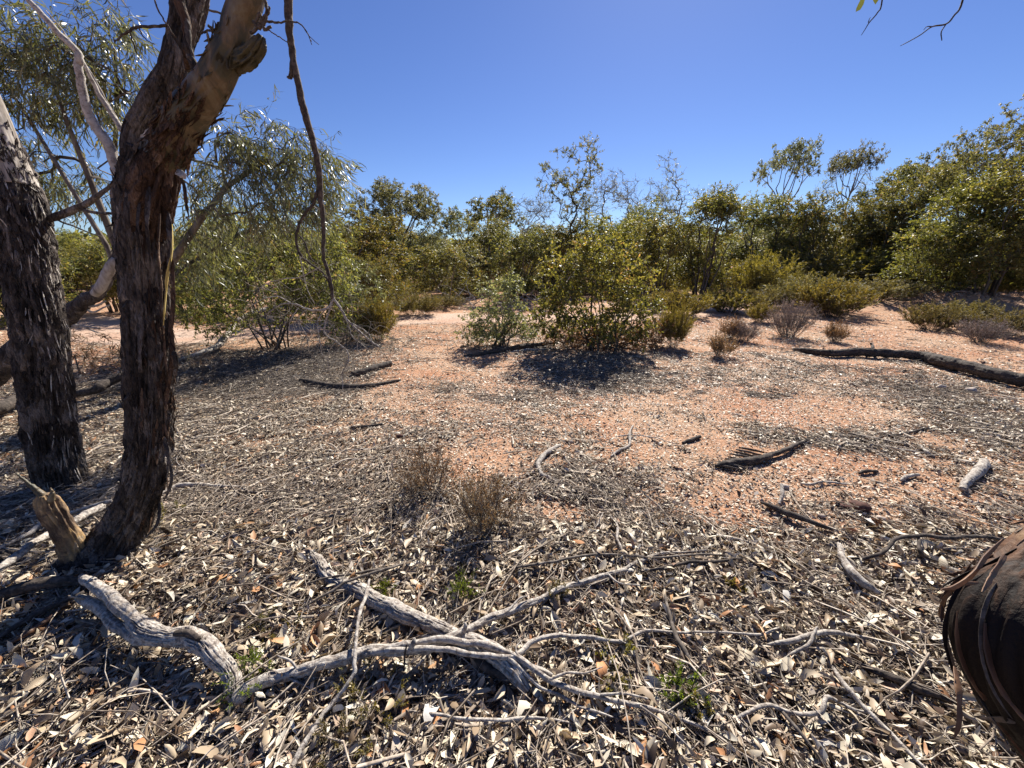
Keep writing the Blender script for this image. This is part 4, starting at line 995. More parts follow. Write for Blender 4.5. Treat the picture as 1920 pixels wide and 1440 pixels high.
# the long dead branch hanging in front of the sky, from the upper canopy
HB = [(620, -400, 20), (575, -250, 18), (548, -120, 16), (541, 0, 15), (542, 40, 14), (545, 80, 12), (553, 125, 11), (566, 190, 13), (575, 225, 13), (588, 270, 11), (597, 310, 11), (600, 356, 10), (604, 400, 8), (607, 440, 7), (606, 480, 6.5), (612, 500, 6.5), (620, 530, 6), (624, 560, 6)]
limb(HB, 2.35, 'dark_wood', main, 'dead_branch', n=120, label='long dark dead branch hanging in front of the sky')
H2 = [[(541, 60, 7), (547, 110, 8), (546, 140, 9), (541, 145, 5)], [(555, 130, 9), (552, 148, 6)], [(562, 185, 4), (561, 198, 3)], [(597, 358, 6), (585, 385, 6), (567, 410, 5.5), (558, 430, 5.5), (556, 455, 5), (565, 480, 4.5), (590, 500, 4), (612, 520, 3.6), (620, 545, 3)],
      [(560, 440, 3), (572, 455, 3), (580, 480, 3), (600, 500, 2.5)], [(624, 560, 5), (618, 575, 5), (600, 582, 4.5), (575, 578, 3.6), (545, 568, 3), (520, 575, 2.6), (500, 590, 2)], [(624, 558, 5), (640, 580, 4.5), (655, 605, 4), (675, 622, 3.6), (695, 640, 3), (712, 650, 2.4)],
      [(640, 580, 3.5), (650, 600, 3), (668, 612, 2.4), (690, 625, 2), (700, 650, 1.6)], [(622, 570, 3.5), (612, 600, 3.4), (610, 625, 3), (630, 640, 3), (652, 660, 3), (652, 680, 2.6), (642, 700, 2), (643, 730, 1.5)], [(655, 605, 2.5), (660, 630, 2), (690, 655, 1.5)],
      [(618, 575, 2.4), (596, 600, 2), (600, 640, 1.8), (605, 670, 1.4)], [(560, 578, 2), (545, 600, 1.8), (540, 630, 1.4)], [(600, 500, 2), (560, 520, 2), (520, 525, 1.8), (485, 540, 1.5)], [(556, 455, 2), (566, 500, 1.8), (575, 540, 1.5), (590, 570, 1.2)],
      [(545, 568, 2), (520, 556, 1.8), (495, 560, 1.4), (470, 575, 1.2)], [(575, 578, 1.8), (560, 600, 1.6), (575, 630, 1.4), (580, 660, 1)], [(675, 622, 1.8), (670, 650, 1.5), (678, 668, 1.2)], [(630, 640, 1.6), (615, 665, 1.4), (618, 700, 1)], [(612, 600, 1.6), (590, 622, 1.3), (570, 650, 1)]]
for pts in H2: limb([(*p, 2.35) for p in pts], 2.35, 'grey_wood' if pts[0][1] > 440 else 'dark_wood', main, 'dead_twig', k=5, wob=.008)
hr = np.random.default_rng(2)
mb = MB()
for q in range(260):
    b = H2[[5, 6, 7, 8, 9, 10, 12, 14, 15, 3][hr.integers(10)]]; i_ = hr.integers(1, len(b)); p0 = PY(b[i_][0], b[i_][1], 2.35)
    dv = norm(np.array([hr.normal(), hr.normal()*.7, -.5+hr.normal()*.7])); L_ = hr.uniform(.08, .3)
    twigs(mb, p0[None], (p0+dv*L_)[None], .0016, .0006, hr, .14, 4, 3)
fo = attach('fine_twigs', mb.mesh('fine_twigs', M['twig']), main); fo['kind'] = 'stuff'

# peeling strips on the near tree
def strip_obj(pts, wd, root, mat='bark_red', label=None, seed=1, up=(0, -1, .2), cup=.25):
    P = np.array([PY(p[0], p[1], p[2]) for p in pts]); P = resample(P, 14); mb = MB()
    ribbon(mb, P, wd, np.random.default_rng(seed), up, cup, .35+.4*np.random.default_rng(seed).random(), .5)
    return attach('bark_strip', mb.mesh('bark_strip', M[mat]), root, label)
for q, (pts, wd, mat, lb) in enumerate([
  ([(322, 420, 1.70), (322, 470, 1.69), (314, 520, 1.69), (309, 570, 1.69), (306, 610, 1.70)], .024, 'yellow_strip', 'pale yellow strip of inner bark down the right side'),
  ([(331, 322, 1.74), (340, 335, 1.70), (346, 352, 1.69), (349, 380, 1.69), (355, 412, 1.70)], .014, 'bark_red', 'hanging flap of bark below the fork'),
  ([(330, 322, 1.74), (340, 326, 1.69), (348, 336, 1.69)], .030, 'pale_strip', None),
  ([(318, 600, 1.71), (324, 660, 1.68), (316, 720, 1.69), (311, 770, 1.70)], .022, 'bark_red', None),
  ([(320, 470, 1.71), (325, 530, 1.68), (324, 590, 1.69), (318, 640, 1.70)], .026, 'bark_red', None),
  ([(300, 400, 1.70), (297, 470, 1.68), (303, 540, 1.69), (300, 600, 1.70)], .020, 'bark_red', None),
  ([(316, 400, 1.71), (318, 450, 1.68), (316, 520, 1.69)], .018, 'bark', None),
  ([(240, 340, 1.74), (238, 400, 1.70), (243, 460, 1.70), (240, 500, 1.71)], .022, 'bark', None),
  ([(262, 380, 1.73), (258, 430, 1.68), (264, 480, 1.69)], .018, 'bark', None),
  ([(280, 350, 1.72), (276, 420, 1.68), (282, 490, 1.69)], .020, 'bark', None),
  ([(318, 690, 1.72), (326, 660, 1.66), (330, 690, 1.66), (322, 720, 1.68)], .016, 'bark', None),
  ([(262, 262, 1.78), (280, 245, 1.76), (292, 238, 1.76)], .016, 'pale_strip', None),
  ([(250, 290, 1.78), (262, 262, 1.76), (285, 268, 1.76)], .018, 'dark_wood', None),
  ([(300, 262, 1.75), (312, 225, 1.74), (330, 190, 1.74)], .020, 'dark_wood', None),
  ([(308, 820, 1.72), (316, 860, 1.69), (312, 900, 1.70)], .020, 'bark', None),
  ([(318, 860, 1.73), (322, 900, 1.69), (308, 940, 1.69)], .016, 'bark', None),
  ([(300, 940, 1.70), (296, 980, 1.66), (272, 1010, 1.64)], .018, 'bark', None),
  ([(268, 600, 1.73), (262, 660, 1.70), (266, 700, 1.70)], .020, 'bark', None),
  ([(250, 690, 1.73), (247, 760, 1.70), (250, 810, 1.71)], .018, 'bark', None),
  ([(286, 760, 1.71), (282, 830, 1.68), (276, 880, 1.68)], .016, 'bark', None),
]):
    strip_obj(pts, wd, main, mat, lb, q+3)
# shaggy loose fibres along both rough trunks
def fibres(P, R, n, rng, root, mat, side=None, lo=.02, hi=.12, wd=.007, s0=0.0, s1=1.0):
    mb = MB(); T = norm(np.gradient(P, axis=0))
    for q in range(n):
        i_ = int(rng.uniform(s0, s1)*(len(P)-3)); p = P[i_]; a = rng.uniform(-2.6, .3) if side is None else rng.normal()*.5+side
        d = np.array([math.cos(a), math.sin(a), 0]); d = norm(d-T[i_]*np.dot(d, T[i_])); L_ = rng.uniform(lo, hi)
        b = p + d*(R[i_]*.98); tt = np.linspace(0, 1, 5)[:, None]; sg = -1 if rng.random() < .75 else 1
        pts = b + T[i_]*sg*L_*tt + d*(tt**2*rng.uniform(.002, .022)) + rng.normal(size=(1, 3))*.006*tt
        ribbon(mb, pts, wd*rng.uniform(.4, 1.6), rng, d, .3, rng.random(), .3)
    o = attach('loose_fibres', mb.mesh('loose_fibres', M[mat]), root); o['kind'] = 'stuff'; return o
fr = np.random.default_rng(31)
fibres(TP, TR, 260, fr, main, 'bark', lo=.02, hi=.08)
fibres(TP, TR, 160, fr, main, 'bark_red', side=0.0, lo=.04, hi=.16, wd=.010, s0=.3)
fibres(LP2, LR2, 120, fr, main, 'bark_red', lo=.03, hi=.10, wd=.014, s0=.16, s1=.34); fibres(LP2, LR2, 50, fr, main, 'smooth', lo=.02, hi=.06, wd=.012, s0=.2, s1=.6)
# broken stub at its foot
me, P_, R_ = stem_mesh('stub', [(165, 1085, 56, 1.60), (143, 1040, 50, 1.59), (122, 1000, 44, 1.58), (102, 965, 40, 1.57), (88, 940, 38, 1.57), (82, 928, 22, 1.57)], 'stub_wood', 1.58, 90, 60, lambda c, s_, z, r: smooth_disp(3.3, .008)(c, s_, z, r)+bark_disp(3.9, .006, 3, 6)(c, s_, z, r), 6)
attach('broken_stub', me, label='short broken stub with orange tan wood at the foot of the trunk')
limb([(86, 938, 16, 1.57), (70, 920, 10, 1.57), (52, 905, 6, 1.57), (30, 888, 2, 1.57)], 1.57, 'smooth', main, 'splinter')
limb([(96, 938, 12, 1.56), (98, 922, 6, 1.56), (96, 915, 2, 1.56)], 1.56, 'smooth', main, 'splinter')
me, _, _ = stem_mesh('root_burl', [(-90, 1050, 60, 1.66), (-30, 1050, 58, 1.64), (20, 1054, 52, 1.62), (60, 1062, 48, 1.60), (110, 1080, 60, 1.58), (150, 1085, 70, 1.56)], 'bark', 1.6, 90, 50, bark_disp(2.9, .02, 2.5, 6), 7)
attach('root_burl', me, label='dark knobbly root spreading left from the base')

# second trunk
lg = thing('leaning_gum_tree', 'near gum tree with a shaggy grey trunk leaning to the left edge', 'tree', tuple(GP(140, 965)))
me, P2, R2 = stem_mesh('trunk', [(162, 1000, 130, 2.25), (150, 978, 100, 2.28), (140, 955, 86, 2.30), (120, 912, 88, 2.32), (101, 837, 87, 2.34), (86, 725, 90, 2.36), (73, 612, 91, 2.38), (57, 525, 92, 2.40), (46, 450, 92, 2.42), (30, 375, 92, 2.44), (8, 320, 90, 2.45), (-12, 262, 80, 2.46)], 'bark', 2.3, 420, 140, bark_disp(11.7, .013), 8)
attach('trunk', me, lg)
me, P3, R3 = stem_mesh('limb', [(22, 350, 86, 2.44), (-2, 290, 80, 2.45), (-18, 240, 74, 2.46), (-35, 190, 70, 2.47), (-70, 100, 60, 2.5), (-110, -20, 50, 2.5), (-150, -160, 36, 2.5), (-170, -300, 16, 2.5)], 'pale_strip', 2.45, 160, 60, smooth_disp(8.8, .004), 9)
attach('limb', me, lg, 'smooth pale upper limb at the left edge')
fibres(P2, R2, 420, fr, lg, 'bark', lo=.02, hi=.09, wd=.012)
fibres(P3, R3, 90, fr, lg, 'bark', lo=.03, hi=.12, wd=.014, s0=.0, s1=.30); fibres(P2, R2, 160, fr, lg, 'bark', lo=.03, hi=.10, wd=.016, s0=.85, s1=1.0)
fibres(P2, R2, 200, fr, lg, 'grey_wood', side=-.1, lo=.03, hi=.12, wd=.005)
for pts in [[(80, 412, 12), (110, 405, 14), (150, 388, 12), (180, 370, 9), (205, 350, 6), (220, 330, 4)], [(150, 390, 8), (175, 398, 6), (215, 400, 5)], [(100, 410, 4), (140, 425, 3), (190, 445, 2)]]:
    limb([(*p, 2.5) for p in pts], 2.5, 'bark', lg, 'branch', k=7)

# leaning limb seen behind the two trunks
o = thing('leaning_dead_trunk', 'bent dead trunk leaning up behind the two near trunks, pale at its top', 'dead tree', tuple(GP(-70, 800)))
limb([(-90, 770, 60, 3.2), (-40, 725, 46, 3.2), (0, 690, 40, 3.2), (40, 650, 36, 3.2), (80, 625, 34, 3.2), (120, 600, 32, 3.2), (150, 572, 26, 3.2), (180, 552, 22, 3.2), (200, 525, 20, 3.2), (214, 495, 19, 3.2), (222, 480, 15, 3.2)], 3.2, 'bark', o, 'trunk', n=80, k=14, wob=.02)
limb([(178, 552, 14, 3.17), (188, 540, 17, 3.16), (198, 520, 17, 3.16), (208, 500, 18, 3.16), (218, 486, 13, 3.17)], 3.16, 'pale_strip', o, 'bare_wood', k=10, label='patch of bare pale wood')
for pts in [[(165, 575, 5), (185, 572, 4), (198, 564, 3)], [(160, 578, 5), (175, 585, 4), (205, 572, 2)], [(120, 612, 6), (140, 610, 5), (188, 616, 4)], [(115, 620, 5), (150, 612, 4), (185, 625, 2)]]:
    limb([(*p, 3.2) for p in pts], 3.2, 'grey_wood', o, 'broken_branch', k=6)

# near trunk at the right, elbowed; shade painted into its bark colour
nr = thing('shaded_elbowed_trunk', 'shaded trunk with an elbow and peeling bark at the lower right corner', 'tree', (1.75, .32, float(height(1.75, .32))))
def dpath(pts):
    P = np.array([PD(a, b, d) for a, b, w_, d in pts]); R = np.array([w_ for a, b, w_, d in pts]); return P, R
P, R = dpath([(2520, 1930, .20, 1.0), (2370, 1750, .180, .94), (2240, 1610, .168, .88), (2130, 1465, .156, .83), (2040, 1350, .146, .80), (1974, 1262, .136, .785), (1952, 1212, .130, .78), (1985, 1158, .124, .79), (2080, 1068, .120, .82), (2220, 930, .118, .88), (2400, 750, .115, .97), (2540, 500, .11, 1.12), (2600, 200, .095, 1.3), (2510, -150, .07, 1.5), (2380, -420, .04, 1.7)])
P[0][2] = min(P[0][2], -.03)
P, R = resample(P, 300, R); mb = MB(); tube(mb, P, R, 120, np.interp(np.linspace(0, 1, 300), [0, .41, .48, .58, 1], [0, 0, .35, .8, .8]), lambda c, s_, z, rad: smooth_disp(4.4, .006)(c, s_, z, rad)*1.0 + bark_disp(6.2, .0085, 2.6, 3.0)(c, s_, z, rad)*.9)  # vertex value paints shade below the elbow, sunlit tan above it
attach('trunk', mb.mesh('near_trunk', M['near_shade_bark']), nr); PN, RN = P, R
r_ = np.random.default_rng(9)
def on_near(i_, a, lift=0.0):
    T = norm(PN[min(i_+2, len(PN)-1)]-PN[max(i_-2, 0)]); u = norm(np.array([-1, -.3, .5])-T*np.dot([-1, -.3, .5], T)); v = np.cross(T, u)
    return PN[i_] + (u*math.cos(a)+v*math.sin(a))*(RN[i_]*1.0+lift)
for q in range(36):
    i0 = int(r_.uniform(.36, .66)*300) if q < 24 else int(r_.uniform(.2, .5)*300); a0 = r_.uniform(-1.5, 1.5); n_ = int(r_.uniform(10, 34)); sg = -1 if r_.random() < .8 else 1
    lift = r_.uniform(.002, .028)*(1 if q % 3 else 1.4); da = r_.normal()*.35
    pts = [on_near(int(np.clip(i0+sg*n_*t, 1, 298)), a0+da*t, .004+lift*t**2.2) for t in np.linspace(0, 1, 12)]
    mb = MB(); ribbon(mb, np.array(pts), r_.uniform(.004, .011), r_, (-.5, -.6, .6), .4, r_.random()*.7, .5)
    attach('bark_strip', mb.mesh('bark_strip', M[['near_shade_bark', 'twig', 'near_bark'][r_.integers(3)]]), nr)
for pts, wd in [([(1880, 1012, .80), (1850, 1040, .70), (1825, 1075, .66), (1790, 1100, .64), (1765, 1105, .62)], .010), ([(1885, 1040, .74), (1862, 1075, .66), (1842, 1110, .63)], .010), ([(1835, 1092, .72), (1800, 1096, .68), (1765, 1108, .65)], .006), ([(1790, 1250, .66), (1797, 1300, .63), (1798, 1350, .62), (1790, 1385, .62)], .008)]:
    Pp = np.array([PD(a, b, d) for a, b, d in pts]); Pp = resample(Pp, 14); mb = MB(); ribbon(mb, Pp, wd, r_, (-.5, -.6, .6), .4, .3, .6)
    attach('bark_strip', mb.mesh('bark_strip', M['near_bark']), nr)
# overhanging limb of that tree and the twigs that dip into the top of the picture
P, R = dpath([(2560, 150, .05, 1.3), (2350, -120, .04, 1.25), (2080, -260, .028, 1.25), (1820, -300, .018, 1.3), (1600, -290, .010, 1.35), (1450, -260, .004, 1.4)])
P, R = resample(P, 50, R); mb = MB(); tube(mb, P, R, 10, .5); attach('overhead_limb', mb.mesh('overhead_limb', M['stem']), nr)
def dlimb(pts, root, mat='dark_wood', name='twig'):
    P, R = dpath([(a, b, w_/2*d/FPX, d) for a, b, w_, d in pts]); P, R = resample(P, len(pts)*5, R); mb = MB(); tube(mb, P, R, 5, .4); return attach(name, mb.mesh(name, M[mat]), root)
dlimb([(1830, -300, 8, 1.3), (1825, -120, 5, 1.3), (1805, 0, 3.6, 1.3), (1788, 30, 3.2, 1.3), (1774, 45, 3, 1.3), (1748, 50, 2.4, 1.3), (1725, 66, 2, 1.3), (1700, 80, 1.6, 1.3), (1688, 86, 1, 1.3)], nr)
dlimb([(1774, 45, 2.2, 1.3), (1765, 60, 2, 1.3), (1766, 76, 1.4, 1.3)], nr)
dlimb([(1748, 50, 2, 1.3), (1738, 50, 1.4, 1.3), (1732, 56, 1, 1.3)], nr)
dlimb([(1660, -295, 6, 1.33), (1664, -120, 4, 1.3), (1654, 0, 2.6, 1.3), (1645, 24, 2.4, 1.3), (1630, 42, 2, 1.3), (1622, 55, 1.4, 1.3), (1615, 66, 1, 1.3)], nr)
dlimb([(1628, 42, 1.6, 1.3), (1630, 36, 1.2, 1.3), (1632, 32, .8, 1.3)], nr)
for a, b, l, wd in [((1626, -22), (1605, 22), 0, .020), ((1640, -45), (1642, 8), 0, .026)]:
    p0, p1 = PD(*a, 1.28), PD(*b, 1.28); mb = MB(); leaves(mb, p0[None], (p1-p0)[None], np.array([[.2, -1, .1]]), np.linalg.norm(p1-p0), wd, np.random.default_rng(4), .05, .1, 2, .3)
    attach('leaf', mb.mesh('leaf', M['leaf_olive']), nr)
dlimb([(1660, -60, 3, 1.3), (1640, -50, 2.4, 1.29), (1626, -22, 1.6, 1.28)], nr)

# ------------------------------------------------------------------ fallen wood
def GU(px, py, up):
    r = ray(px, py); o = np.array([0, 0, CAMZ]); z = up; p = o
    for i in range(8):
        t = (z-CAMZ)/r[2]; p = o + r*t; z = float(height(p[0], p[1]))+up
    return p, t
def fallen(name, label, cat, pts, mat, k=10, n=None, amp=None, up0=.012, group=None, seed=1, parts=(), frz=8.0):
    """pts: (px, py, width px, height of the axis above ground)"""
    def build(pts, k, n, amp, sd):
        P = []; R = []; thin = .86 if pts[0][1] > 1000 else 1.0
        for p in pts:
            up = (p[3] if len(p) > 3 else up0) + .032*min(1, max(0, (p[1]-900)/120)); q, t = GU(p[0], p[1], up); P.append(q); R.append(wm(p[2], t)/2*thin)
        P, R = np.array(P), np.array(R); n = n or max(12, len(pts)*8); P, R = resample(P, n, R)
        sl = np.concatenate([[0], np.cumsum(np.linalg.norm(np.diff(P, axis=0), axis=1))]); w = fbm(sl[:, None]*7+sd*3.7, np.arange(3)[None, :]*7.3, 1.1, 3); P = P + w*np.minimum(R*1.6, .014)[:, None]
        R = np.maximum(R*(1+.30*fbm(sl*9+sd, 0*sl, 3, 3)), .0012)
        a = amp if amp is not None else .0
        dd = None
        if a > 0:
            def dd(c, s_, z, rad, a=a):
                c, s_, z = np.broadcast_arrays(c, s_, z)
                return a*(1.2*np.abs(fbm(c*5+sd, s_*5, z*5, 3)) - 1.8*np.clip(.07-np.abs(fbm(c*4.2+sd*2, s_*4.2, z*3.6, 4)), 0, .07)/.07 + .6*fbm(c*9, s_*9, z*14, 3))
        mb = MB(); tube(mb, P, R, k, .35+.3*fbm(np.arange(n)*.05+sd, 0*np.arange(n), sd, 2), dd)
        return mb, P
    mb, P = build(pts, k, n, amp, seed)
    loc = P[len(P)//2].copy()
    if not parts:
        me = mb.mesh(name, M[mat]); me.transform(Matrix.Translation(-Vector(loc))); o = link(name, me, None, tuple(loc)); return tag(o, label, cat, group)
    r = thing(name, label, cat, tuple(loc), group); attach('main_stem', mb.mesh(name, M[mat]), r)
    for q, (pn_, pp, m2, k2) in enumerate(parts):
        mb, _ = build(pp, k2, None, (amp or 0)*.4 if k2 > 7 else 0, seed+q+1); attach(pn_, mb.mesh(pn_, M[m2 or mat]), r)
    return r
G_ = 'grey_wood'; D_ = 'dark_wood'
fallen('split_log', 'thick weathered grey log, split lengthwise, propped right of the near trunk foot', 'log',
       [(246, 1160, 22, .10), (262, 1172, 34, .10), (285, 1186, 38, .10), (320, 1192, 33, .10), (352, 1194, 38, .10), (386, 1212, 38, .09), (412, 1234, 36, .08), (432, 1260, 30, .05), (440, 1292, 30, .02), (446, 1318, 24, .0)], G_, 90, 220, .006, seed=3,
       parts=[('split_half', [(150, 1120, 14, .06), (168, 1128, 22, .06), (196, 1148, 23, .065), (226, 1178, 22, .07), (256, 1196, 22, .08), (300, 1206, 14, .09)], None, 40),
              ('split_half', [(152, 1078, 8, .12), (166, 1090, 20, .12), (196, 1108, 25, .12), (226, 1136, 26, .115), (252, 1160, 26, .11), (280, 1180, 20, .10)], None, 40),
              ('bark_ridge', [(330, 1185, 12, .14), (350, 1186, 16, .14), (372, 1196, 10, .14)], D_, 12)])
fallen('forked_branch', 'long pale forked branch sprawling across the middle of the foreground litter', 'branch',
       [(440, 1312, 34, .02), (480, 1285, 30, .035), (540, 1262, 26, .04), (600, 1247, 24, .05), (660, 1230, 24, .06), (701, 1218, 24, .07), (787, 1214, 22, .08), (840, 1196, 19, .08), (880, 1178, 16, .07), (922, 1159, 15, .06), (980, 1138, 14, .05), (1031, 1114, 13, .04), (1055, 1102, 11, .04), (1087, 1091, 11, .03), (1125, 1082, 10, .03), (1162, 1070, 9, .03), (1200, 1055, 8, .02), (1230, 1041, 7, .02), (1275, 1035, 5, .02), (1325, 1031, 3, .015)], G_, 26, 300, .004, seed=5,
       parts=[('side_branch', [(700, 1222, 14, .085), (760, 1206, 14, .10), (830, 1198, 14, .10), (890, 1205, 15, .10), (937, 1219, 14, .09), (975, 1240, 13, .08), (1031, 1275, 12, .06), (1080, 1294, 11, .05), (1125, 1305, 10, .04), (1200, 1324, 9, .03), (1260, 1342, 8, .02), (1310, 1362, 6, .02), (1370, 1395, 3, .01)], None, 20),
              ('side_branch', [(690, 1228, 12, .08), (750, 1219, 12, .09), (830, 1216, 12, .10), (900, 1228, 11, .10), (952, 1233, 12, .09), (975, 1222, 10, .08), (994, 1207, 10, .07), (1020, 1198, 9, .06), (1050, 1192, 9, .05), (1100, 1196, 9, .05), (1162, 1200, 8, .04), (1190, 1190, 7, .04), (1219, 1181, 6, .03), (1262, 1184, 5, .03), (1312, 1189, 3, .02)], None, 16),
              ('side_branch', [(952, 1234, 9, .09), (985, 1262, 8, .07), (1015, 1292, 7, .05), (1050, 1305, 7, .04), (1090, 1325, 5, .03), (1150, 1345, 3, .02)], None, 10),
              ('twig', [(1087, 1091, 4, .04), (1080, 1075, 3, .06), (1100, 1060, 2, .06)], None, 5), ('knot', [(772, 1216, 12, .10), (776, 1204, 10, .13), (778, 1196, 5, .14)], None, 12), ('knot', [(868, 1184, 10, .08), (872, 1172, 8, .11), (870, 1166, 4, .12)], None, 12), ('snapped_twig', [(930, 1156, 6, .07), (950, 1146, 5, .09), (975, 1122, 4, .09), (990, 1118, 2, .08)], None, 6), ('snapped_twig', [(1140, 1077, 5, .04), (1160, 1092, 4, .05), (1200, 1098, 3, .04)], None, 6), ('snapped_twig', [(1031, 1275, 6, .07), (1060, 1262, 5, .08), (1095, 1262, 4, .06), (1130, 1250, 2, .05)], None, 6), ('snapped_twig', [(1125, 1305, 6, .05), (1170, 1300, 5, .06), (1215, 1310, 3, .05)], None, 6), ('snapped_twig', [(560, 1256, 6, .05), (545, 1238, 5, .08), (520, 1228, 3, .09)], None, 6), ('snapped_twig', [(1200, 1324, 5, .04), (1240, 1352, 4, .05), (1290, 1400, 3, .04)], None, 6), ('twig', [(1162, 1200, 4, .05), (1180, 1208, 3, .04), (1230, 1215, 2, .02)], None, 5),
              ('twig', [(758, 1256, 4, .03), (760, 1226, 5, .10), (762, 1208, 3, .14)], D_, 5), ('twig', [(975, 1238, 5, .09), (968, 1215, 4, .10), (978, 1200, 2, .1)], None, 5)])
fallen('rooted_log', 'half buried thick grey log with torn root end under the long pale branch', 'log',
       [(560, 1018, 8, .0), (590, 1042, 16, .01), (604, 1062, 26, .015), (618, 1085, 28, .0), (640, 1098, 26, .0), (668, 1104, 30, .02), (710, 1128, 30, .035), (750, 1147, 30, .04), (800, 1168, 30, .04), (850, 1190, 30, .04), (900, 1214, 34, .05), (950, 1245, 40, .05), (975, 1270, 34, .04), (992, 1298, 16, .02)], G_, 60, 200, .007, seed=9,
       parts=[('root', [(905, 1222, 22, .05), (955, 1240, 18, .07), (1000, 1250, 12, .06), (1035, 1268, 8, .03)], None, 16), ('root', [(880, 1215, 22, .03), (905, 1245, 22, .03), (940, 1268, 18, .03), (980, 1285, 12, .02), (995, 1312, 6, .0)], D_, 16)])
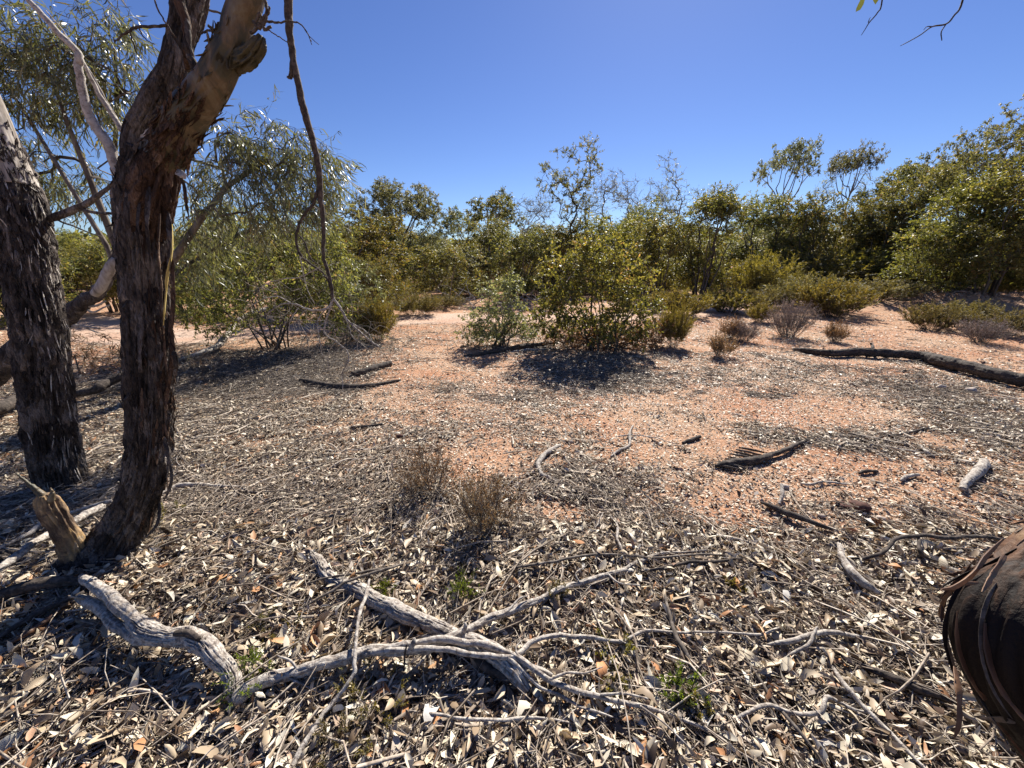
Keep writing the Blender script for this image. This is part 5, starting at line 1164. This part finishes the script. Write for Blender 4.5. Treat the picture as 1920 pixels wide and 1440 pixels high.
STK = [
 ('crooked_stick', 'thin white crooked stick standing out of the litter and crossing the long pale branch', [(694, 1087, 6, .10), (686, 1115, 8, .12), (678, 1140, 9, .12), (672, 1170, 8, .12), (668, 1195, 7, .12), (662, 1237, 9, .10), (664, 1258, 9, .08), (652, 1284, 9, .06), (637, 1305, 8, .04), (620, 1325, 9, .03), (600, 1350, 11, .03), (575, 1390, 12, .03), (548, 1440, 12, .02), (530, 1475, 10, .02)], G_),
 ('crooked_stick', 'pale curved stick in the litter left of the bottom right trunk', [(1380, 1350, 6), (1400, 1338, 9, .03), (1444, 1324, 9, .04), (1480, 1334, 8, .03), (1530, 1339, 10, .04), (1545, 1325, 10, .05), (1552, 1309, 9, .05), (1575, 1318, 6, .04), (1600, 1330, 6, .03), (1640, 1342, 5), (1675, 1352, 3)], G_),
 ('crooked_stick', 'short pale stick forking to the left in the right foreground litter', [(1440, 1211, 6), (1470, 1206, 11, .03), (1500, 1195, 11, .04), (1525, 1190, 10, .04), (1560, 1184, 10, .04), (1594, 1188, 9, .03), (1640, 1198, 5)], G_),
 ('crooked_stick', 'thin prong stick lying against the short forked one', [(1470, 1234, 3), (1490, 1222, 6, .03), (1515, 1208, 7, .05), (1525, 1192, 7, .06), (1532, 1176, 5, .07)], G_),
 ('crooked_stick', 'thin pale twig running left of the short forked stick', [(1260, 1190, 3), (1300, 1184, 4, .03), (1360, 1186, 5, .03), (1420, 1190, 5, .03), (1450, 1180, 4, .03), (1470, 1172, 3)], G_),
 ('arched_stick', 'dark arched stick reaching toward the trunk at the lower right', [(1590, 1046, 3, .01), (1620, 1048, 7, .02), (1650, 1038, 8, .04), (1672, 1022, 7, .06), (1690, 1009, 8, .07), (1730, 1005, 8, .06), (1765, 1008, 9, .05), (1810, 1004, 8, .05), (1860, 1008, 7, .04), (1890, 1014, 5, .03)], D_),
 ('arched_stick', 'dark side stick curling below the arched one', [(1725, 1012, 7, .05), (1724, 1028, 7, .05), (1735, 1042, 6, .03), (1760, 1052, 4)], D_),
 ('curved_stick', 'white curved stick with a bulging end near the bare patch in the middle', [(1050, 834, 6), (1030, 845, 9, .03), (1014, 860, 10, .03), (1009, 874, 9, .02), (1015, 888, 9, .02), (1032, 898, 8), (1048, 908, 6)], G_),
 ('curved_stick', 'dark sliver beside the white curved stick', [(1025, 846, 4), (1008, 862, 6, .02), (1000, 874, 4)], D_),
 ('bent_twig', 'thin forked grey twig right of the white curved stick', [(1145, 856, 4), (1163, 843, 6, .02), (1180, 833, 5, .02), (1180, 815, 5, .03), (1186, 798, 3)], G_),
 ('stub_of_wood', 'short brown stub of wood alone on the gritty sand', [(1280, 831, 5), (1294, 825, 8, .02), (1311, 818, 7, .02)], D_),
 ('pale_chunk', 'pale knobby piece of wood at the right side of the bare ground', [(1803, 917, 10, .02), (1812, 905, 14, .03), (1824, 893, 15, .03), (1838, 880, 18, .03), (1848, 866, 14, .03)], G_),
 ('dark_branch', 'dark splintered branch on the sand in the right middle distance', [(1340, 874, 5), (1362, 870, 14, .03), (1390, 866, 16, .03), (1420, 862, 15, .03), (1450, 852, 9, .03), (1480, 842, 8, .03), (1500, 830, 7, .03), (1525, 822, 4)], D_),
 ('straight_twig', 'straight dark twig leading right from the splintered branch', [(1535, 826, 3), (1600, 830, 5, .02), (1650, 820, 5, .02), (1700, 812, 5, .02), (1745, 802, 4)], D_),
 ('straight_twig', 'thin twig pointing at the pale knobby piece of wood', [(1500, 905, 3), (1520, 908, 5, .02), (1550, 903, 4, .02), (1590, 908, 4)], G_),
 ('small_stick', 'little pale stick with a hook below the drift of litter on the right', [(1725, 837, 5), (1738, 848, 6, .02), (1752, 856, 4)], G_),
 ('small_stick', 'dark short stick at the drift left of the pale knobby wood', [(1610, 888, 4), (1625, 884, 7, .02), (1645, 882, 6, .02)], D_),
 ('small_stick', 'pale wedge of wood in front of the dark short stick', [(1688, 902, 4), (1700, 893, 8, .02), (1722, 890, 6, .02)], G_),
 ('long_log', 'long dark fallen log with cracked bark stretching to the right edge', [(1488, 655, 6, .02), (1520, 658, 10, .05), (1560, 662, 12, .07), (1600, 660, 15, .08), (1640, 661, 15, .09), (1690, 664, 15, .09), (1730, 668, 18, .09), (1770, 678, 22, .10), (1820, 690, 22, .10), (1870, 703, 23, .10), (1930, 716, 24, .10), (2000, 735, 24, .1), (2080, 752, 16, .05)], D_),
 ('flat_log', 'flat dark log lying in front of the small dusty bush', [(870, 668, 5), (900, 663, 8, .03), (940, 656, 10, .04), (980, 650, 10, .04), (1010, 646, 9, .04), (1044, 643, 6, .02)], D_),
 ('flat_stick', 'thin grey stick just in front of the flat dark log', [(962, 659, 4), (990, 656, 6, .02), (1020, 655, 4)], G_),
 ('dark_log', 'short straight dark log on the litter right of the hanging branch tips', [(660, 703, 12, .03), (690, 694, 12, .04), (712, 687, 13, .04), (732, 681, 10, .04)], D_),
 ('dark_stick', 'dark knobby stick with a tapering tail below the short straight log', [(562, 712, 5, .03), (580, 716, 12, .04), (605, 722, 12, .04), (640, 725, 13, .04), (680, 724, 9, .03), (720, 718, 6, .02), (752, 712, 4)], D_),
 ('flat_stick', 'thin flat stick on the pale litter left of the two dry tufts', [(655, 803, 5), (680, 800, 8, .02), (718, 795, 5)], D_),
 ('pale_root', 'white sinuous stick emerging from behind the curved trunk', [(300, 930, 10, .03), (325, 915, 11, .04), (350, 908, 10, .05), (385, 908, 7, .04), (420, 912, 7, .04), (455, 912, 5, .03), (468, 922, 4), (475, 930, 3)], G_),
 ('dark_branch', 'dark curved branch lying between the two near trunks', [(120, 742, 14, .06), (150, 738, 13, .08), (180, 730, 15, .12), (205, 716, 16, .16), (235, 704, 14, .2), (280, 696, 12, .2), (330, 690, 8, .1)], D_),
 ('dark_branch', 'dark branch on the ground at the left edge behind the shaggy trunk', [(-60, 790, 22, .08), (0, 765, 22, .1), (30, 752, 22, .1), (70, 745, 14, .08), (130, 738, 8, .05)], D_),
 ('pale_pole', 'long straight white pole of wood passing behind the broken stub', [(-60, 1096, 16, .20), (0, 1064, 17, .20), (40, 1036, 15, .20), (80, 1008, 14, .18), (130, 982, 15, .15), (160, 966, 15, .12), (192, 948, 14, .10)], G_),
 ('pale_pole', 'thin grey pole beside the long white one at the left', [(-60, 1060, 7, .03), (0, 1030, 7, .04), (50, 1000, 8, .04), (90, 975, 8, .04), (150, 955, 7, .05), (210, 940, 9, .06)], G_),
 ('pale_pole', 'thin grey stick at the left edge behind the shaggy trunk foot', [(-40, 945, 7, .02), (0, 935, 7, .03), (40, 925, 7, .03), (70, 918, 6, .03)], G_),
 ('pale_root', 'grey stick lying right of the shaggy trunk foot', [(150, 902, 4), (170, 898, 6, .03), (190, 893, 5, .02), (222, 880, 3)], G_),
 ('low_branch', 'fallen pale branch reaching from the far ground to the dark wide bush', [(345, 672, 6, .05), (380, 660, 9, .1), (410, 648, 11, .12), (425, 630, 9, .2), (440, 608, 10, .28), (455, 596, 10, .32), (490, 582, 8, .38), (530, 575, 7, .4), (560, 582, 4, .38), (600, 590, 3, .35)], G_),
 ('bark_spear', 'long thin bark spear lying in the litter right of the forked branch', [(1245, 1090, 3), (1250, 1130, 5, .03), (1264, 1180, 9, .03), (1282, 1220, 12, .03), (1298, 1252, 8, .02), (1330, 1300, 5), (1350, 1345, 3)], 'twig'),
 ('bark_spear', 'bundled bark strips lying at an angle on the sand in the right middle', [(1428, 942, 4), (1450, 952, 10, .02), (1490, 968, 12, .02), (1530, 982, 10, .02), (1560, 992, 6)], D_),
 ('bark_spear', 'thick grey bark slab standing out of the litter near the arched stick', [(1572, 1020, 8, .03), (1580, 1048, 14, .04), (1600, 1075, 18, .04), (1625, 1098, 16, .03), (1650, 1115, 8)], G_),
 ('bark_spear', 'long dark bark slab lying close left of the lower right trunk', [(1600, 1245, 8), (1650, 1262, 14, .03), (1700, 1285, 18, .03), (1750, 1300, 16, .03), (1800, 1325, 8)], D_),
 ('straight_stick', 'long straight pale stick running down to the bottom edge on the right', [(1550, 1232, 5), (1580, 1280, 10, .03), (1620, 1325, 11, .03), (1670, 1375, 10, .03), (1730, 1440, 8, .03), (1760, 1475, 6)], G_),
 ('straight_stick', 'second thin straight stick beside the long one at the bottom right', [(1390, 1220, 4), (1425, 1275, 7, .02), (1450, 1315, 8, .02), (1500, 1375, 8, .03), (1550, 1440, 6), (1570, 1470, 4)], 'twig'),
 ('brown_stick', 'brown curved stick left of the split log in the shade edge', [(8, 1215, 6), (40, 1196, 10, .03), (75, 1170, 12, .03), (112, 1145, 9, .03), (130, 1128, 5)], 'near_bark'),
 ('brown_stick', 'bent dark twig above the split log', [(292, 1104, 4), (320, 1115, 7, .03), (350, 1125, 8, .03), (372, 1138, 4)], D_),
 ('thin_twig', 'thin arc of twig above the rooted log', [(560, 1100, 3), (620, 1082, 4, .04), (700, 1070, 6, .05), (740, 1062, 5, .04), (780, 1048, 3)], 'twig'),
 ('thin_twig', 'second thin twig crossing the buried end of the rooted log', [(530, 1160, 3), (600, 1120, 5, .05), (660, 1088, 7, .06), (720, 1068, 6, .05), (765, 1052, 3)], 'twig'),
 ('upright_twig', 'white hooked twig near the far end of the long pale branch', [(1143, 965, 3), (1155, 985, 5, .03), (1158, 1010, 6, .03), (1168, 1035, 5, .03), (1178, 1052, 4)], G_),
 ('upright_twig', 'short twig leaning toward the white hooked one', [(1131, 962, 2), (1125, 975, 4, .02), (1115, 990, 3)], G_),
 ('shaded_limb', 'dark limb lying in the shade below the root burl at the left edge', [(-80, 1150, 30, .03), (0, 1120, 30, .04), (60, 1098, 26, .05), (120, 1090, 22, .05), (175, 1092, 12, .04)], D_),
 ('shaded_limb', 'thin dark limb slanting across the shade below the root burl', [(-40, 1215, 10, .03), (20, 1180, 12, .04), (90, 1140, 12, .05), (160, 1108, 9, .05)], D_),
 ('thin_branch', 'thin grey branch running level from the rooted log toward the right', [(900, 1040, 3), (960, 1062, 5, .03), (1040, 1052, 6, .04), (1120, 1040, 5, .03), (1220, 1046, 5, .03), (1330, 1040, 4, .02), (1400, 1046, 2)], 'twig'),
 ('thin_branch', 'thin dark branch lying under the far end of the long pale branch', [(1180, 1075, 3), (1240, 1066, 7, .03), (1300, 1056, 8, .03), (1360, 1052, 6, .03), (1395, 1045, 3)], D_),
 ('thin_branch', 'thin grey branch crossing the litter left of the bark spear', [(1120, 1120, 3), (1160, 1150, 5, .03), (1190, 1200, 6, .04), (1200, 1260, 5, .03), (1235, 1330, 3)], 'litter_twig'),
 ('thin_branch', 'thin grey branch at the bottom edge below the rooted log', [(760, 1330, 3), (830, 1342, 6, .03), (920, 1350, 7, .04), (1010, 1345, 6, .03), (1080, 1358, 3)], G_),
 ('broken_stick', 'broken pale stick sticking up in the bundle of bark on the right', [(1462, 945, 4, .02), (1466, 925, 8, .05), (1468, 908, 6, .08)], G_),
]
for q, (nm, lb, pts, mt) in enumerate(STK):
    wmax = max(p[2] for p in pts); big = wmax >= 14
    k = 40 if nm in ('long_log',) else (20 if big else (9 if wmax > 8 else 6))
    fallen(nm, lb, 'log' if 'log' in nm else 'stick', pts, mt, k, len(pts)*(22 if big else 9), .010 if nm == 'long_log' else (.004 if big else .0012), seed=q+20,
           parts=[('branch_stump', [(1636, 655, 6, .12), (1636, 648, 5, .16), (1632, 643, 3, .19)], D_, 6)] if nm == 'long_log' else ())
sr = np.random.default_rng(77); ns_ = 0
while ns_ < 70:
    px, py = sr.uniform(330, 1740), sr.uniform(740, 1420); g0 = GP(px, py)
    if sr.random() > density(g0[0], g0[1]): continue
    ns_ += 1; L_ = sr.uniform(.12, .45)*(1 if py > 950 else 1.5); a = (-.7 if px > 950 else .45)+sr.normal()*.7; d = np.array([math.cos(a), math.sin(a), 0]); e = np.array([-d[1], d[0], 0]); t = np.linspace(-.5, .5, 22)
    P = g0 + d*(t*L_)[:, None] + e*((sr.normal()*.10*(1-4*t*t) + .07*fbm(t*5+ns_, 0*t, 2, 2))*L_)[:, None]; P[:, 2] = height(P[:, 0], P[:, 1]) + .018 + .02*sr.random()*np.sin(t*4+sr.random()*6)
    r0 = sr.uniform(.0018, .0042)*(1 if py > 950 else 1.5); mb = MB(); tube(mb, P-g0, np.interp(t, [-.5, .5], [r0, r0*.4]), 6, sr.random())
    gw = sr.random() < .55
    tag(link('loose_stick', mb.mesh('loose_stick', M[G_ if gw else 'twig']), None, tuple(g0)), ('thin pale' if gw else 'thin dark brown')+' stick lying loose on the litter', 'stick', ('pale' if gw else 'dark')+' loose sticks')
# splinters by the dark branch
for q in range(9):
    x = 1345+q*5; y = 866-q*4.2
    fallen('bark_splinter', 'thin dark splinter fanning from the left end of the splintered branch', 'stick', [(x, y+6, 3, .02), (x+22, y+10, 5, .03), (x+48, y+16, 3, .02)], 'twig' if q % 2 else D_, 5, 10, seed=q+90, group='splinters of the splintered branch')
# dead brush heaps far off
for (cx, cy, lb) in [(860, 574, 'heap of pale dead branches under the bushes beyond the track'), (1005, 570, 'scatter of dead branches on the far bank left of the big bush')]:
    c = GP(cx, cy); rg = np.random.default_rng(cx); mb = MB(); n = 34
    P0 = np.stack([rg.normal(size=n)*.5, rg.normal(size=n)*.3, rg.uniform(0, .25, n)], 1); D = norm(np.stack([rg.normal(size=n), rg.normal(size=n)*.6, rg.normal(size=n)*.35], 1))
    P1 = P0 + D*rg.uniform(.4, 1.5, (n, 1)); P1[:, 2] = np.abs(P1[:, 2]); twigs(mb, P0, P1, .016, .005, rg, .1, 4, 5)
    tag(link('brush_heap', mb.mesh('brush_heap', M[G_]), None, tuple(c)), lb, 'branches')['kind'] = 'stuff'

# ------------------------------------------------------------------ stones
def rock(px, py, w, mat, label, seed, flat=.6):
    p, t = GU(px, py, 0); s = wm(w, t)/2; bm_ = MB()
    th = np.linspace(0, math.pi, 9); ph = np.linspace(0, 2*math.pi, 14, endpoint=False)
    T_, Ph = np.meshgrid(th, ph, indexing='ij'); X = np.sin(T_)*np.cos(Ph); Y_ = np.sin(T_)*np.sin(Ph); Z_ = np.cos(T_)
    r = s*(1+.35*fbm(X*1.3+seed, Y_*1.3, Z_*1.3, 2)); V = np.stack([X*r, Y_*r*.8, Z_*r*flat], -1).reshape(-1, 3)
    i = (np.arange(8)*14)[:, None]; j = np.arange(14)[None, :]; j2 = (j+1) % 14
    F = np.stack([i+j, i+14+j, i+14+j2, i+j2], -1).reshape(-1, 4); bm_.add(V, [F], .5)
    return tag(link('stone', bm_.mesh('stone', M[mat]), None, (p[0], p[1], p[2]+s*flat*.7)), label, 'stone')
for a in [(1616, 958, 26, 'iron_stone', 'round black stone on the gritty sand right of the bark bundle', 1, .8), (1585, 950, 28, 'iron_stone', 'flat dark red stone beside the round black one', 2, .3), (1604, 945, 22, 'iron_stone', 'dark red chip behind the round black stone', 3, .3),
          (1712, 1108, 14, 'stone', 'small white stone left of the peeling trunk', 4), (1086, 1102, 18, 'stone', 'white stone touching the long pale branch', 5), (1820, 735, 18, 'stone', 'white quartz lump under the long dark log', 6),
          (1765, 728, 14, 'stone', 'small pale stone below the long dark log', 7), (1650, 975, 16, 'stone', 'pale pebble beside the arched stick', 8), (1540, 970, 14, 'stone', 'white pebble at the end of the bark bundle', 9),
          (1470, 915, 16, 'stone', 'pale stone behind the bark bundle', 10), (938, 893, 14, 'stone', 'white pebble on the bare patch behind the dry tufts', 11), (1070, 830, 10, 'stone', 'pebble near the white curved stick', 12), (750, 820, 12, 'iron_stone', 'brown pebble on pale litter left of the dry tufts', 13)]: rock(*a)

# ------------------------------------------------------------------ small plants in the foreground
def small(name, label, px, py, wpx, hpx, lm, cat, mat='twig', **k):
    p, t = GU(px, py, 0); w = wm(wpx, t); h = wm(hpx, t)*1.05
    nm, mbw, mbl, wm_, lm_ = heath(int(px*3+py), h, w, leafmat=lm, name=name, wmat=mat, **k)
    return make_plant(name, cat, label, mbw, mbl, wm_, lm_, 'stems', 'foliage', tuple(p))
small('dry_tuft', 'brown dry twiggy tuft behind and left of the other dry tuft', 810, 925, 140, 92, 'leaf_straw', 'dry shrub', ns=36, sub=12, nl=13, ll=.012, lw=.0036, tr=.0011, leafy=.35)
small('dry_tuft', 'brown dry twiggy tuft nearest the viewer, rising from dark shade', 914, 1000, 140, 116, 'leaf_straw', 'dry shrub', ns=40, sub=13, nl=13, ll=.012, lw=.0036, tr=.0011, leafy=.35)
M['leaf_fresh'] = leaf_mat('fresh_green_leaf', [(0, (.06, .08, .015)), (.5, (.12, .15, .03)), (1, (.22, .23, .06))], .4, (.4, .42, .08), .6, .3)
TF = [(470, 1300, 90, 110, 'leaf_fresh', 'green sprig growing over the end of the split log'), (540, 1215, 150, 50, 'leaf_heath', 'low olive tuft right of the split log'), (700, 1340, 190, 90, 'leaf_heath', 'wide low olive tuft below the crooked white stick'),
      (640, 1400, 120, 80, 'leaf_dull', 'dull low tuft at the bottom left of centre'), (870, 1125, 70, 70, 'leaf_fresh', 'green sprig behind the long pale branch in the middle'), (722, 1125, 45, 45, 'leaf_fresh', 'tiny green sprig by the top of the crooked white stick'),
      (1150, 1240, 90, 60, 'leaf_heath', 'low green tuft under the right arm of the forked branch'), (1275, 1320, 90, 90, 'leaf_fresh', 'light green tuft right of centre near the bark spear'), (1300, 1335, 60, 60, 'leaf_heath', 'small tuft touching the light green one'),
      (300, 985, 90, 40, 'leaf_heath', 'thin olive tuft right of the curved trunk foot'), (1045, 1135, 50, 60, 'leaf_dull', 'grey wiry tuft standing at the long pale branch'), (870, 1085, 50, 30, 'leaf_dull', 'small wiry tuft in front of the nearer dry tuft'),
      (1375, 1110, 40, 35, 'leaf_heath', 'tiny olive tuft right of the far branch tip'), (500, 1180, 60, 40, 'leaf_dull', 'tiny wiry tuft above the long branch butt'), (1155, 1300, 60, 50, 'leaf_heath', 'small tuft below the lower arm of the forked branch'), (395, 700, 60, 50, 'leaf_dry', 'brown tuft by the fallen pale branch near the curved trunk'),
      (340, 690, 50, 60, 'leaf_heath', 'green sprout beside the right edge of the curved trunk'), (1640, 990, 30, 18, 'leaf_dry', 'tiny rusty tuft on the gritty sand')]
for px, py, w, h, lm, lb in TF: small('low_tuft', lb, px, py, w, h*.8, lm, 'small plant', ns=13, sub=6, nl=12, ll=.013, lw=.0042, tr=.0007, leafy=.1)

# ------------------------------------------------------------------ big fallen leaves and bark curls one can pick out
lr = np.random.default_rng(44)
pal = {'cream': (.66, .60, .47), 'tan': (.46, .33, .20), 'orange': (.52, .24, .10), 'grey': (.46, .43, .39)}
for c, col in pal.items():
    M['fl_'+c] = wood_mat(c+'_leaf', [(0, tuple(v*.6 for v in col)), (.45, col), (1, tuple(min(.8, v*1.25) for v in col))], (60, 60, 60), .25, .6, 200, .001, .35)
def fallen_leaf(px, py, col, L, Wd, up=.02, az=None):
    p, t = GU(px, py, up); a = lr.uniform(0, 6.28) if az is None else az; D, U = rdirs(1, lr, .25, np.array([a])); mb = MB()
    leaves(mb, np.zeros((1, 3))-D*L/2, D, U, L, Wd, lr, .14, .35, 2, .5)
    return tag(link('fallen_leaf', mb.mesh('fallen_leaf', M['fl_'+col]), None, tuple(p)), {'cream': 'large cream curled gum leaf lying on top of the litter', 'tan': 'large tan gum leaf lying on top of the litter', 'orange': 'large orange brown gum leaf lying on top of the litter', 'grey': 'large grey gum leaf lying on top of the litter'}[col], 'leaf', 'large '+col+' fallen leaves')
pts = []
while len(pts) < 250:
    px, py = lr.uniform(0, 1800), lr.uniform(960, 1440)
    if px > 1740 and py > 1000: continue
    q = GP(px, py)
    if density(q[0], q[1]) < .5: continue
    pts.append((px, py))
for px, py in pts:
    c = lr.choice(['cream', 'tan', 'orange', 'grey'], p=[.5, .22, .08, .2]); L = lr.uniform(.055, .10); fallen_leaf(px, py, c, L, L*lr.uniform(.28, .52), .03)
for px, py in [(1150, 1012), (1170, 1008), (1440, 1075), (1460, 1080), (1215, 1068)]: fallen_leaf(px, py, 'orange', .06, .035, .02)
bm_n = 0
for q in range(46):
    px, py = lr.uniform(20, 1750), lr.uniform(1000, 1430); g0 = GP(px, py)
    if density(g0[0], g0[1]) < .6: continue
    L = lr.uniform(.12, .38); a = (-.85 if px > 960 else .6)+lr.normal()*.6; d = np.array([math.cos(a), math.sin(a), 0]); e = np.array([-d[1], d[0], 0]); t = np.linspace(-.5, .5, 12)
    P = g0 + d*(t*L)[:, None] + e*(lr.normal()*.18*L*(1-4*t*t))[:, None]; P[:, 2] = height(P[:, 0], P[:, 1]) + .028 + .015*np.sin(t*5+lr.uniform(0, 6))
    mb = MB(); ribbon(mb, P-g0, lr.uniform(.014, .034), lr, (0, 0, 1), .35, lr.random(), .7)
    tag(link('bark_curl', mb.mesh('bark_curl', M[['litter_twig', 'twig', 'litter_twig', 'near_bark'][lr.integers(4)]]), None, tuple(g0)), 'curled strip of shed bark lying on the foreground litter', 'bark', 'shed bark strips')
